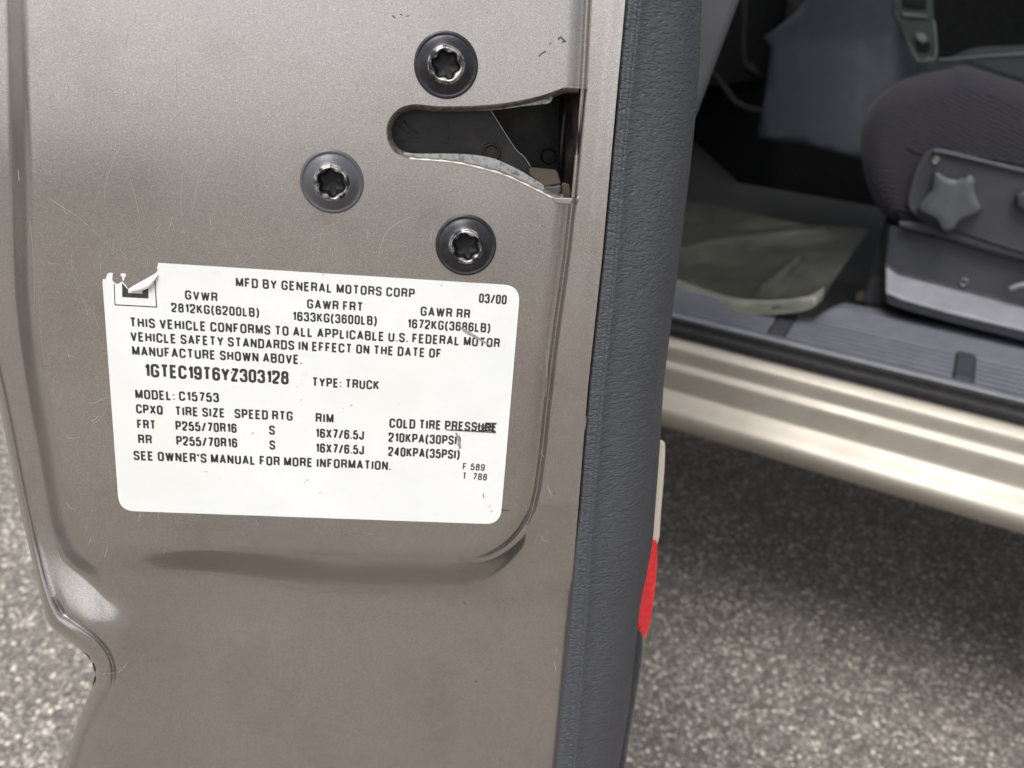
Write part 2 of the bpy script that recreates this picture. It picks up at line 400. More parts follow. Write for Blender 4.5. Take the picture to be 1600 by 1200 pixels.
# outer body panels out of the doorway
def panel(name,s0,s1,z0,z1,t,mat,thick=.04):
    c=tr((s0+s1)/2,t+thick/2,(z0+z1)/2); V,F=box(c,TD*abs(s1-s0)/2,ID*thick/2,Vector((0,0,(z1-z0)/2))); return mk(name,V,F,mat,truck,smooth=False,bevel=.012)
panel('cab_corner',-1.25,S0-.025,.50,1.18,.0,M_paint_out)
panel('cab_pillar',-.74,S0-.025,1.185,1.72,.10,M_paint_out,.05)
panel('cab_rear_quarter',-1.25,-1.10,1.185,1.72,.10,M_paint_out,.05)
panel('bed_side',-3.3,-1.28,.55,1.15,.0,M_paint_out)
panel('front_fender',S1+.065,1.75,.72,1.14,-.01,M_paint_out)
panel('windshield_pillar',.62,.70,1.16,1.72,.10,M_paint_out,.05)
panel('passenger_door',-.60,1.3,.50,1.42,1.78,M_dark,.05)  # near-black passenger side, extended upward and forward to block outside light
panel('passenger_pillar',-.74,-.60,1.185,1.72,1.72,M_head,.05)
V,F=box(tr(-.3,.93,1.75),TD*.95,ID*.86,Vector((0,0,.03))); mk('roof',V,F,M_head,truck,smooth=False,bevel=.02)
V,F=box(tr(-1.27,.93,.85),TD*.02,ID*.86,Vector((0,0,.35))); mk('cab_rear_wall',V,F,M_head,truck,smooth=False)
V,F=box(tr(1.35,.93,.90),TD*.28,ID*.86,Vector((0,0,.25))); mk('hood_base',V,F,M_paint_out,truck,smooth=False,bevel=.03)
def wheel(s,t):
    def rev(prof,n=40):
        rows=[]
        for k in range(n):
            a=2*math.pi*k/n; rows.append([tr(s+r*math.cos(a),t+x,.375+r*math.sin(a)) for x,r in prof])
        return grid(rows,close_v=True)
    V,F=rev([(.02,.24),(.0,.25),(-.01,.30),(.0,.355),(.02,.372),(.12,.375),(.22,.372),(.24,.35),(.24,.24)])
    wh=mk('wheel',V,F,M_tyre,truck); V,F=rev([(.03,.24),(.05,.20),(.08,.19),(.05,.10),(.03,.05),(.03,.001)]); mk('rim',V,F,M_steel,wh)
wheel(1.22,.05); wheel(-2.3,.05)

# ------------- instrument panel (knee bolster)
ip_px=[(1197,57),(1209,75),(1203,120),(1195,170),(1187,208),(1190,217),(1225,222),(1263,226),(1300,236),(1342,248),(1380,262),(1440,262),(1446,150),(1434,110),(1412,62),(1398,20),(1393,-40),(1330,-60),(1270,-30),(1262,0),(1245,20),(1215,45)]
# a curved shell: depth grows toward the left edge, rolls away at the right edge
def ipt(px,py):
    u=(px-1187)/(1446-1187); return .62+.10*max(0,1-u*1.6)**2+.10*max(0,(u-.78)/.22)**2 -.05*max(0,(py-60)/200)
from mathutils.geometry import tessellate_polygon, delaunay_2d_cdt
def fill_px(poly,fn,step=14):
    """triangulated patch inside a pixel outline, lifted by fn(px,py)->world"""
    poly=[tuple(p) for p in poly]; xs=[p[0] for p in poly]; ys=[p[1] for p in poly]
    X,Y=np.meshgrid(np.arange(min(xs)+step/2,max(xs),step),np.arange(min(ys)+step/2,max(ys),step))
    ok=inside(X,Y,poly); D,_,_=seg_dist(X,Y,poly,True); ok&=D>step*.45
    pts=[Vector(p) for p in poly]+[Vector((a,b)) for a,b in zip(X[ok],Y[ok])]
    n=len(poly); r=delaunay_2d_cdt(pts,[(i,(i+1)%n) for i in range(n)],[],1,1e-6)
    return [fn(v.x,v.y) for v in r[0]],[tuple(f) for f in r[2]]
V,F=fill_px(ip_px,lambda x,y:on_t(x,y,ipt(x,y)),12)
ip=mk('instrument_panel',V,F,M_dash,truck)
so_=ip.modifiers.new('s','SOLIDIFY'); so_.thickness=.012; so_.offset=0
# dark plane column behind, pedal, cable
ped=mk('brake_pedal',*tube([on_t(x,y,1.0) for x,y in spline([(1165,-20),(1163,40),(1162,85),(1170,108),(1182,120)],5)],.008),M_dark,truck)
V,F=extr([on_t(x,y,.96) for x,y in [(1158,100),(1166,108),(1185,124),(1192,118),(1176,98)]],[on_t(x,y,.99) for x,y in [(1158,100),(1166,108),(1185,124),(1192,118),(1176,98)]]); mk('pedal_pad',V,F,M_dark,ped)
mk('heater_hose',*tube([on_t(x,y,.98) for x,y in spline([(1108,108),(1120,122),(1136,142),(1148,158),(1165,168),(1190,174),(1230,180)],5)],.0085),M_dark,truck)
# centre bezel with its buttons
bz=[(1392,-40),(1394,10),(1402,35),(1412,58),(1424,80),(1436,97),(1463,90),(1463,60),(1459,30),(1457,-10),(1456,-40)]
V,F=extr([on_t(x,y,.80) for x,y in bz],[on_t(x,y,.84) for x,y in bz]); bez=mk('center_bezel',V,F,M_bezel,truck,smooth=False,bevel=.002)
rimp=[(1396,10),(1404,36),(1414,58),(1426,80),(1437,96),(1450,92),(1462,90),(1462,62),(1459,32)]
mk('bezel_rim',*tube([on_t(x,y,.797) for x,y in spline(rimp,4)],.0022),M_silverpl,bez)
for (x0,y0,x1,y1) in [(1409,-16,1446,10),(1410,20,1448,25)]:
    pp=[(x0,y0),(x1,y0+4),(x1+1,y1+3),(x0+1,y1)]
    V,F=extr([on_t(x,y,.788) for x,y in pp],[on_t(x,y,.802) for x,y in pp]); mk('button',V,F,M_silverpl if y0==20 else M_dark,bez,smooth=False,bevel=.0015)
pp=[(1430,52),(1443,51),(1449,58),(1449,66),(1440,68),(1433,62)]
V,F=extr([on_t(x,y,.785) for x,y in pp],[on_t(x,y,.802) for x,y in pp]); mk('knob',V,F,M_silverpl,bez,smooth=False,bevel=.003)
pp=[(1429,64),(1452,66),(1455,76),(1448,83),(1434,80)]
V,F=extr([on_t(x,y,.794) for x,y in pp],[on_t(x,y,.802) for x,y in pp]); mk('ash_tray',V,F,M_dark,bez,smooth=False,bevel=.002)
# near-black front wall, kick panel and dash block, extended to keep light out
V,F=join(box(tr(1.02,.95,.85),TD*.03,ID*.9,Vector((0,0,.33))),box(tr(.84,.10,.85),TD*.17,ID*.03,Vector((0,0,.33))),box(tr(.80,1.3,1.08),TD*.2,ID*.55,Vector((0,0,.12)))); mk('firewall_light_block',V,F,M_dark,truck,smooth=False)
dash=[on_t(x,y,1.15) for x,y in [(1440,-120),(1700,-120),(1700,60),(1600,74),(1440,110)]]

# ------------- floor mat
mat_px=spline([(1040,306),(1075,314),(1140,326),(1200,340),(1270,352),(1340,356),(1357,359),(1350,372),(1325,405),(1300,440),(1287,462),(1262,476),(1230,481),(1190,484),(1150,480),(1110,469),(1070,454),(1030,438)],4)
def mat_pt(x,y,h=0):
    # tilted vinyl mat: lies on the floor near the sill, rises to the toe board
    t=.20+(480-y)*.0042-(x-1040)*.00025; t=max(.17,t); P=on_t(x,y,t); return P+Vector((0,0,h))
mth=thing('floor_mat','dirty translucent greenish vinyl mat lying crookedly on the dark floor carpet','floor mat',mat_pt(1180,440))
rid=[[(1040,400),(1065,395),(1110,384),(1180,375),(1240,368),(1290,364)],[(1190,455),(1215,440),(1235,420),(1250,408)]]
def mat_h(x,y):
    X=np.array([float(x)]);Y=np.array([float(y)]); h=0
    for r in rid: d=seg_dist(X,Y,r)[0][0]; h+=.014*math.exp(-(d/7)**2)
    h+=.004*math.sin(x*.03+y*.05)*math.exp(-((y-430)/40)**2)
    return h
V,F=fill_px(mat_px,lambda x,y:mat_pt(x,y,mat_h(x,y)),7)
mm=mk('mat_sheet',V,F,M_mat,mth)
for r_i in rid:
    sp=spline(r_i,6)
    mk('mat_ridge',*tube([mat_pt(x,y,.002) for x,y in sp],[.003+.006*math.sin(math.pi*(i+1)/(len(sp)+1)) for i in range(len(sp))],10),M_matrim,mth)
rm=spline([(1036,444),(1070,459),(1110,473),(1150,484),(1190,488),(1230,486),(1264,480),(1285,466)],5)
rows=[]
for (x,y) in rm:
    rows.append([mat_pt(x,y-14,.000),mat_pt(x,y-13,.006),mat_pt(x,y-9,.010),mat_pt(x,y-4,.010),mat_pt(x,y-1,.005),mat_pt(x,y,-.004)])
V,F=grid(rows); mk('raised_rim',V,F,M_matrim,mth)
st_=on_t(1166,480,.2)

# ================================================================== SEAT
seat_t=.335
seat=thing('driver_seat','charcoal cloth driver seat with grey plastic side trim and star shaped knob','car seat',tr(-.1,.6,FZ))
def scaled(poly,c,k): return [(c[0]+(x-c[0])*k,c[1]+(y-c[1])*k) for x,y in poly]
cush=spline([(1347,205),(1352,180),(1363,160),(1382,142),(1400,130),(1425,120),(1450,113),(1480,108),(1505,102),(1540,112),(1580,125),(1640,142),(1760,170),(1900,250),(1900,420),(1760,420),(1620,405),(1540,385),(1470,364),(1420,352),(1395,345),(1372,325),(1356,290),(1347,250)],5,True)
cc=(1560,255)
rows=[]
for t,k,dy in [(seat_t-.02,.80,8),(seat_t-.016,.88,5),(seat_t-.006,.945,3),(seat_t+.012,.985,1),(seat_t+.04,1.0,0)]:
    rows.append([on_t(x,y+dy,t) for x,y in scaled(cush,cc,k)])
last=rows[-1]
for dt_ in (.08,.2,.35,.46,.50): rows.append([p+ID*dt_+Vector((0,0,-.018*math.sin(min(1,dt_/.5)*math.pi))) for p in last])
V,F=grid(rows,close_u=True); F.append(tuple(range(len(cush)))[::-1])
cu=mk('seat_cushion',V,F,M_fab,seat)
# plain front bolster seam
seam=spline([(1418,229),(1430,235),(1445,240),(1480,236),(1540,246),(1640,262)],6)
mk('seam',*tube([on_t(x,y,seat_t-.0205) for x,y in seam],.0018,8),M_dark,cu)
# piping tube under the trim plate
pip=spline([(1405,349),(1430,354),(1460,358),(1500,370),(1550,385),(1600,398),(1700,424)],6)
mk('piping',*tube([on_t(x,y,seat_t-.022) for x,y in pip],[.004+.005*min(1,i/12) for i in range(len(pip))],12),M_fab2,cu)
# seat back (out of frame to the right)
bk=[(1890,-300),(2050,-300),(2100,350),(1900,380),(1840,300)]
# side trim plate
tp=spline([(1460,233),(1475,236),(1530,249),(1600,265),(1760,300),(1760,440),(1600,396),(1540,377),(1500,364),(1462,354),(1440,345),(1424,333),(1416,318),(1420,296),(1428,268),(1440,245),(1450,235)],4,True)
cc2=(1560,315)
rows=[[on_t(x,y,t) for x,y in scaled(tp,cc2,k)] for t,k in [(seat_t-.01,1.0),(seat_t-.030,.995),(seat_t-.034,.975),(seat_t-.034,.95),(seat_t-.030,.925)]]
V,F=grid(rows,close_u=True); n=len(tp); F.append(tuple(len(V)-n+k for k in range(n))); plate=mk('side_trim',V,F,M_seatpl,seat,auto=60)
ridge=spline([(1458,236),(1475,238),(1530,251),(1600,268),(1740,302)],5)
mk('ridge',*tube([on_t(x,y,seat_t-.035) for x,y in ridge],.0038,10),M_seatpl,plate)
# star knob
kc=(1490,312)
def star_px(k,n=70):
    out=[]
    for i in range(n):
        a=2*math.pi*i/n; r=1+.17*math.cos(5*(a)+math.pi*1.0+.35); 
        out.append((kc[0]+k*39*r*math.cos(a-.02),kc[1]+k*43*r*math.sin(a-.02)))
    return out
kb=seat_t-.034
star=[(1460,272),(1466,270),(1478,277),(1492,281),(1506,278),(1517,274),(1524,281),(1523,292),(1525,305),(1533,323),(1530,331),(1515,338),(1500,344),(1491,356),(1482,361),(1471,357),(1464,344),(1452,336),(1438,330),(1436,322),(1447,308),(1456,297),(1458,284)]
stp=spline(star,4,True); kc=(1486,314)
rows=[[on_t(x,y,t) for x,y in scaled(stp,kc,k)] for t,k in [(kb+.0,1.03),(kb-.012,1.03),(kb-.018,1.0),(kb-.021,.965),(kb-.022,.92),(kb-.0215,.6)]]
V,F=grid(rows,close_u=True); n=len(stp); F.append(tuple(len(V)-n+k for k in range(n))); mk('star_knob',V,F,M_knob,seat)
def rec(name,x,y,r,t,mat,par,depth=.006):
    c=on_t(x,y,t); a=TD; b=Vector((0,0,1)); rr=r
    def ring(q,dd): return [c+a*(q*math.cos(2*math.pi*k/20))+b*(q*math.sin(2*math.pi*k/20))+ID*dd for k in range(20)]
    V,F=grid([ring(rr*1.15,.002),ring(rr*1.1,-.001),ring(rr*.85,-.0012),ring(rr*.7,.001),ring(rr*.65,.004),ring(rr*.01,.004)],close_u=True); return mk(name,V,F,mat,par)
rec('screw',1462,250,.0045,seat_t-.0345,M_steel,plate)
# recline button and lever
V,F=extr([on_t(x,y,kb-.02) for x,y in [(1588,303),(1600,299),(1630,306),(1630,335),(1600,330),(1589,322)]],[on_t(x,y,kb) for x,y in [(1584,303),(1600,297),(1630,304),(1630,337),(1600,332),(1585,324)]]); mk('recliner_button',V,F,M_seatpl,seat,bevel=.004)
# seat base: stepped profile drawn at px 1480, run along the seat
tb=seat_t-.01
def bz_(x,y,t): return on_t(x,y,t)
base_rows=[]
cols=[(1381,1),(1383,0),(1388,0)]
top=[(1384,352),(1392,352),(1402,355),(1480,376),(1600,410),(1750,450)]
b1=[(1381,405),(1385,414),(1402,427),(1480,447),(1600,478),(1750,517)]
b2=[(1380,452),(1385,457),(1410,468),(1480,488),(1600,517),(1750,555)]
b3=[(1381,470),(1387,474),(1412,483),(1480,502),(1600,532),(1750,570)]
tt=[(tb+.03),(tb+.004),tb,tb,tb,tb]
rows=[]
for i in range(6):
    o=tt[i]-tb
    rows.append([on_t(*top[i],tb+o+.002),on_t(b1[i][0],b1[i][1]-3,tb+o),on_t(*b1[i],tb+o-.004),on_t(b1[i][0],b1[i][1]+4,tb+o-.012),on_t(b2[i][0],b2[i][1]-4,tb+o-.045),on_t(*b2[i],tb+o-.049),on_t(b2[i][0],b2[i][1]+3,tb+o-.049),on_t(*b3[i],tb+o-.045)])
rr0=[p+ID*.25 for p in rows[0]]
rows=[rr0]+rows
V,F=grid(rows); sb=mk('seat_base',V,F,M_seatpl,seat,auto=50)
# upward-facing step of the base, light put into its paler colour
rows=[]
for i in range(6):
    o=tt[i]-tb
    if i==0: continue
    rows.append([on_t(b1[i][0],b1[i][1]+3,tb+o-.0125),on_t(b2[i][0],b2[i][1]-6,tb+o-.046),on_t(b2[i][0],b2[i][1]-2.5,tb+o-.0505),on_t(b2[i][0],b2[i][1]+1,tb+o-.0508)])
V,F=grid(rows); mk('lit_base_step',V,F,M_seatpl2,sb)
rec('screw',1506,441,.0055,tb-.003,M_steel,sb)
mk('seat_lever',*tube([on_t(x,y,tb-.03) for x,y in spline([(1578,452),(1590,447),(1610,444),(1650,448)],4)],.004,10),M_seatpl2,seat)
V,F=extr([on_t(x,y,seat_t+.05) for x,y in [(1357,438),(1364,430),(1380,426),(1380,478),(1352,474),(1350,462)]],[on_t(x,y,seat_t+.09) for x,y in [(1357,438),(1364,430),(1380,426),(1380,478),(1352,474),(1350,462)]]); mk('seat_bracket',V,F,M_seatpl,seat,smooth=False,bevel=.003)
V,F=extr([on_t(x,y,seat_t+.04) for x,y in [(1338,458),(1350,454),(1352,472),(1336,470)]],[on_t(x,y,seat_t+.06) for x,y in [(1338,458),(1350,454),(1352,472),(1336,470)]]); mk('rail_bolt',V,F,M_dust,seat,smooth=False,bevel=.002)
# seat inner body fill and back rest
V,F=box(tr(-.25,seat_t+.27,.76),TD*.33,ID*.22,Vector((0,0,.09))); mk('seat_frame',V,F,M_dark,seat,smooth=False)
V,F=box(tr(-.50,seat_t+.27,1.25),TD*.07-Vector((0,0,.02)),ID*.25,Vector((0,0,.35))-TD*.12); mk('backrest',V,F,M_fab,seat,smooth=True,bevel=.05)
# neighbouring middle seat / console cushion
cs=thing('middle_seat','grey green middle seat cushion with pale piping beyond the driver seat','car seat',tr(.05,1.15,FZ))
cpx=spline([(1436,103),(1450,97),(1480,91),(1515,77),(1545,73),(1600,71),(1720,66),(1720,240),(1436,200)],5,True)
tq=seat_t+.56
V,F=extr([on_t(x,y,tq) for x,y in cpx],[on_t(x,y,tq)+ID*.35 for x,y in cpx]); mk('cushion',V,F,M_fab3,cs,bevel=.01)
mk('piping',*tube([on_t(x,y,tq-.004) for x,y in spline([(1466,94),(1500,92),(1540,88),(1600,84),(1700,80)],5)],.0035,8),M_silverpl,cs)

# ================================================================== THE OPEN DOOR
door=thing('pickup_door','open pewter pickup door seen end on, with latch slot, three bolts and white sticker','vehicle door',Vector((.02,.02,.45)))
xL=[(-400,-170),(-60,-105),(200,-80),(500,-30),(640,0),(800,32),(890,53),(967,72),(980,80),(990,92),(1003,110),(1017,129),(1033,143),(1053,148.5),(1077,143),(1123,123),(1197,100),(1290,68),(1360,48),(1420,40),(2400,140)]
xB=[(-400,40),(0,46),(300,53),(420,56),(500,62),(600,76),(700,95),(800,116),(850,134),(875,150),(900,178),(925,200),(950,210),(1000,204),(1033,196),(1083,176),(1133,160),(1200,146),(1290,128),(1500,135),(2400,225)]
_y=[p[0] for p in xB]
xB=[(float(b),float(a)) for a,b in spline([(x,y) for y,x in xB],8)]
RR=[(-400,948),(0,915.5),(130,909),(310,893),(400,883),(500,869),(560,861),(650,851),(700,846),(760,838),(820,825),(860,818),(1300,780),(2400,700)]
TT=[(-400,1014),(0,977),(133,965),(400,941),(600,919),(800,903),(1000,886),(1200,867),(1290,859)]
CC=[(-400,1040),(0,1000),(167,982),(267,973),(400,963),(600,942),(800,925),(1000,912),(1200,897),(1290,890)]
SS=[(-400,1128),(0,1097),(100,1093),(180,1087),(267,1078),(333,1070),(400,1062),(600,1037),(700,1031),(845,1020),(900,1010),(945,1000),(1000,994),(1100,984),(1200,967),(1290,957)]
silpoly=[(x,y) for y,x in xL]; silpoly=spline(silpoly,4)
slot=[(925,136),(905,137),(893,136.5),(880,137),(866,142),(850,148),(825,154),(800,159),(770,163),(740,165),(710,166),(680,165.5),(655,163),(640,163.5),(626,168),(614,178),(606,191),(603.5,206),(606,221),(613,234),(624,243),(640,248),(660,250),(690,252),(720,256),(750,263),(780,271),(805,281),(830,293),(850,303),(864,310),(880,311.5),(893,311),(925,311)]
slot_s=spline(slot[3:31],3)
slotpoly=[(930,136),(905,136.5)]+slot_s+[(905,312),(930,312)]
def depth(X,Y):
    d=np.zeros(X.shape)
    xb=ext(xB,Y); R=ext(RR,Y); T=ext(TT,Y)
    # lower panel: recessed below the sticker panel, rounded corner on the right
    r=85.0; a=X-R; Bl=868+.012*(X-400); b=Y-Bl
    dist=np.hypot(np.maximum(a+r,0),np.maximum(b+r,0))-r+np.minimum(np.maximum(a+r,b+r),0)
    wr=np.clip((a+r)/(np.abs(a+r)+np.abs(b+r)+1e-6),0,1)*(a+r>0)
    wr=np.where(b+r<0,1.0,wr)                                     # weight of 'right side'
    right=.0022*sms((dist+26)/26)**1.3+.0016*sms((dist+3)/3)*(1-sms((dist-2)/5))+.0004*sms(dist/4)
    bw=30+34*sms((X-300)/260)*(1-sms((X-700)/130))
    low=.0118*sms((dist+14)/(bw+16))-.0016*sms((dist-bw+14)/150)
    fadeL=sms((X-120)/230)
    low=low*fadeL
    d+=wr*right+(1-wr)*low
    # strip right of the seam keeps a slight slope, with a rounded far edge
    d+=.0010*sms((X-(T-26))/26)*(X>R-10)*(1-sms((Y-780)/120))-.0042*np.clip((X-R)/(T-R),0,1)*(1-sms((Y-800)/150))
    d+=-.0022*sms((Y-930)/260)*(1-sms((Y-1400)/400))*sms((X-120)/160)
    # left flange rising toward the outside
    wdt=40+12*np.exp(-((Y-900)/130)**2)-8*sms((Y-1000)/150)
    hgt=.0070-.0058*sms((Y-810)/190)
    wdt2=wdt
    d+=hgt*sms((xb-X)/wdt)*1.0
    D,_,_=seg_dist(X,Y,silpoly)
    hem=np.interp(Y,[-60,900,940,965,1080,1140,1300],[16,16,20,27,27,20,18])
    d+=.0014*np.exp(-((D-hem-2)/3.0)**2)*sms((Y-930)/25)*(1-sms((Y-1040)/60))      # crease between hem and pad
    d-=.0012*np.exp(-((D-hem*.55)/(hem*.35))**2)
    d+=.0050*(1-np.sqrt(np.clip(1-(np.clip(1-D/9.0,0,1))**2,0,1)))
    d-=.0024*np.exp(-(((X-155)/58)**2+((Y-990)/62)**2))*sms((D-16)/22)
    return d
ys=np.concatenate([np.arange(-400,-60,20),np.arange(-60,1290,3.0),np.arange(1290,2400,40)])
u1=np.concatenate([np.linspace(0,1,10)**1.3*.03,np.linspace(.03,1,270)[1:]])
Xg=[];Yg=[]
for y in ys:
    a=float(ext(xL,y)); R=float(ext(RR,y)); T=float(ext(TT,y))
    k=np.linspace(0,1,9); xs_=np.concatenate([a+(R-4-a)*u1, R-4+8*np.arange(1,8)/7, R+4+(T-R-4)*np.linspace(0,1,16)[1:]])
    Xg.append(xs_); Yg.append(np.full(xs_.shape,y))
Xg=np.array(Xg);Yg=np.array(Yg); n_,m_=Xg.shape
inn=inside(Xg,Yg,slotpoly); 
Rg=ext(RR,Yg)
hard_r=(Xg>Rg+.5)                              # the strip right of the seam is never cut
inn&=~hard_r
# nodes just inside the opening slide onto its outline, quads wholly inside go
D,NX,NY=seg_dist(Xg,Yg,slotpoly)
q4=inn[:-1,:-1]&inn[:-1,1:]&inn[1:,1:]&inn[1:,:-1]
snap=inn&(Xg<Rg-3)
Xs=np.where(snap,NX,Xg); Ys=np.where(snap,NY,Yg)
dg=depth(Xg,Yg)
P=np.empty((n_,m_,3))
rt_,up_,fw_,nf_,cp_,l0_=[np.array(v) for v in (rt,up,fw,NF,CP,L0)]
rayv=rt_*((Xs-800)/FPX)[...,None]-up_*((Ys-600)/FPX)[...,None]+fw_
k=(((l0_-cp_)@nf_)+dg)/(rayv@nf_); P=cp_+rayv*k[...,None]
idx=np.arange(n_*m_).reshape(n_,m_)
A,B_,C_,D_=idx[:-1,:-1],idx[:-1,1:],idx[1:,1:],idx[1:,:-1]
kill=q4
quads=np.stack([A,D_,C_,B_],-1)[~kill]
used=np.unique(quads); remap=-np.ones(n_*m_,int); remap[used]=np.arange(len(used))
shell=mk('end_panel',[Vector(v) for v in P.reshape(-1,3)[used]],[tuple(int(x) for x in q_) for q_ in remap[quads]],M_paint,door)
# door direction towards its hinges
DD=Vector((math.sin(R_(6.5)),math.cos(R_(6.5)),0)); DLEN=1.22
# outer skin: leaves the hem and runs to the hinge
rows=[]
for y in np.concatenate([np.arange(-400,600,20),np.arange(600,1290,3.0),np.arange(1290,2400,40)]):
    x=float(ext(xL,y)); dd=float(depth(np.array([x+.01]),np.array([float(y)]))[0])
    p0=on_f(x+.5,y,dd); p1=on_f(x+.6,y,dd+.0012); p2=p1+DD*.004+Vector((.0009,0,0))
    bul=Vector((-.004,0,0))
    rows.append([p0,p1,p2,p2+DD*.02+bul*0,p2+DD*.3+bul,p2+DD*.8+bul,p2+DD*DLEN])
V,F=grid(rows); mk('outer_skin',V,F,M_paint_out,door)
# slot rim: rolled flange round the opening
rl=spline(slot[1:32],4)
def off(poly,o):
    out=[]
    for i,(x,y) in enumerate(poly):
        a=poly[max(i-1,0)]; b=poly[min(i+1,len(poly)-1)]; tx,ty=b[0]-a[0],b[1]-a[1]; l=math.hypot(tx,ty)+1e-9
        out.append((x+ty/l*-o,y-tx/l*-o))
    return out
# slot outline runs counter-clockwise in the picture (right-top, left, right-bottom): inside is to the right of travel? test
test=off(rl,-4)[len(rl)//2]
sgn=-1 if inside(np.array([test[0]]),np.array([test[1]]),slotpoly)[0] else 1
rows=[]
for o,d_ in [(-1.5,.0004),(-.3,.00004),(1.2,.00012),(2.6,.0004),(5.0,.0011),(7.5,.0021),(9.0,.0045),(9.2,.009)]:
    fo=off(rl,sgn*o)
    rows.append([on_f(x,y,d_) for x,y in fo])
# taper the flange at its right ends so that it follows the cut
V,F=grid(rows); rim=mk('slot_rim',V,F,M_rim,door)
# highlight on the paint edge of the lower lip, drawn as a bright bead
el=[p for p in off(rl,sgn*.6) if p[1]>243 and p[0]>640 and p[0]<892]
mk('edge_highlight',*tube([on_f(x,y,-.0003) for x,y in el],[.00022*(1+.5*math.sin(i*1.7)) for i in range(len(el))],6),M_edge,rim,label='painted highlight along the lower lip of the slot')
# right lower corner of the panel: short folded tab beside the slot
V,F=extr([on_f(x,y,-.0006) for x,y in [(862,308),(893,309),(895,313),(892,320),(868,318)]],[on_f(x,y,.002) for x,y in [(862,308),(893,309),(895,313),(892,320),(868,318)]])
mk('folded_tab',V,F,M_paint,door,smooth=False,bevel=.0004)
# ---- latch
latch=mk('latch_housing',*join(
    ([on_f(x,y,.030) for x,y in [(560,110),(930,90),(930,340),(560,340)]],[(0,1,2,3)]),
    ([on_f(600,120,.004),on_f(930,100,.004),on_f(930,100,.031),on_f(600,120,.031)],[(0,1,2,3)]),
    ([on_f(600,300,.006),on_f(930,330,.006),on_f(930,330,.031),on_f(600,300,.031)],[(0,1,2,3)]),
    ([on_f(590,120,.004),on_f(590,320,.004),on_f(590,320,.031),on_f(590,120,.031)],[(0,1,2,3)]),
    ([on_f(904,100,.003),on_f(904,330,.003),on_f(880,330,.012),on_f(882,100,.012)],[(0,1,2,3)]),
    ([on_f(882,100,.012),on_f(880,330,.012),on_f(872,330,.029),on_f(874,100,.029)],[(0,1,2,3)])),
    M_black,door,smooth=False)
mk('housing_rib',*tube([on_f(x,y,.0115) for x,y in [(884,158),(881,190),(878,225),(876,262)]],.0006,8),M_fork,latch)
fk=spline([(590,160),(680,158),(762,165),(775,185),(792,212),(808,236),(818,243),(832,262),(828,276),(800,285),(740,275),(620,268),(590,240)],4,True)
V,F=extr([on_f(x,y,.0085) for x,y in fk],[on_f(x,y,.014) for x,y in fk]); fork=mk('latch_fork',V,F,M_fork,latch,smooth=False,bevel=.0003)
P_s=[ [(622,196),(634,206),(650,212),(672,219),(700,224)],[(630,188),(645,204),(655,208)],[(700,190),(701,205),(700,219)],[(636,215),(660,222),(690,225)] ]
V,F=join(*[([on_f(x,y,.00835) for x,y in bar_(a,b,w_)],[(0,1,2,3)]) for q_,w_ in zip(P_s,(1.2,3.0,.8,.8)) for a,b in zip(q_[:-1],q_[1:])]) if False else tube([on_f(x,y,.0084) for x,y in P_s[0]],.00012,6)
mk('dusty_scrape',V,F,M_smear,fork)
V,F=tube([on_f(x,y,.0084) for x,y in P_s[1]],[.00015,.00035,.0002],8); mk('dusty_scrape',V,F,M_smear,fork)
V,F=tube([on_f(x,y,.0084) for x,y in P_s[2]],.00008,6); mk('dusty_scrape',V,F,M_smear,fork)
gl=spline([(764,168),(776,187),(793,214),(808,236),(818,244),(830,262)],4)
mk('fork_edge',*tube([on_f(x,y,.0083) for x,y in gl],.00016,6),M_steel,fork)
def ringf(cx,cy,r,d,w,mat,name,par):
    rows=[]
    for k in range(28):
        a=2*math.pi*k/28
        rows.append([on_f(cx+q*math.cos(a),cy+q*math.sin(a),dd) for q,dd in [(r,d),(r-w*.3,d-.0004),(r-w*.7,d-.0004),(r-w,d),(r-w*1.1,d+.002)]])
    V,F=grid(rows,close_v=True); return mk(name,V,F,mat,par)
ringf(768,238,15,.0083,5,M_fork,'pivot_ring',fork)
ringf(857,244,13,.0296,3,M_fork,'boss_ring',latch)
cres=spline([(632,238),(650,240),(690,240),(735,241.5),(772,248),(810,265),(835,280),(849,290),(850,304)],4)+spline([(852,306),(830,296),(800,282),(770,270),(740,262),(700,256),(650,252),(628,246)],4)
V,F=extr([on_f(x,y,.0009) for x,y in cres],[on_f(x,y,.0032) for x,y in cres]); mk('latch_plate',V,F,M_galv,latch,smooth=False,bevel=.0002)
lip=spline([(680,160),(760,158),(830,148),(864,140),(864,150),(860,160),(850,163),(820,166),(790,170),(750,173),(700,172),(680,170)],3,True)
V,F=extr([on_f(x,y,.0024) for x,y in lip],[on_f(x,y,.0036) for x,y in lip]); mk('upper_lip',V,F,M_galv,latch,smooth=False,bevel=.0002)
bt=[(826,260),(840,261),(868,264),(872,270),(877,287),(849,292),(840,284),(826,272)]
V,F=extr([on_f(x,y,.0035+.004*(292-y)/30) for x,y in bt],[on_f(x,y+8,.011) for x,y in bt]); mk('bumper_block',V,F,M_dust,latch,smooth=False,bevel=.0006)
bf=[(849,291),(864,291),(877,288),(876,300),(872,307),(862,309),(849,305)]
V,F=extr([on_f(x,y,.0022) for x,y in bf],[on_f(x,y,.007) for x,y in bf]); mk('bumper_face',V,F,M_bump,latch,smooth=False,bevel=.0005)
V,F=extr([on_f(x,y,.004) for x,y in [(878,284),(890,288),(893,305),(888,312),(876,310)]],[on_f(x,y,.008) for x,y in [(878,284),(890,288),(893,305),(888,312),(876,310)]]); mk('rusty_corner',V,F,M_dust,latch,smooth=False,bevel=.0006,label='rusty dust covered corner of the latch')

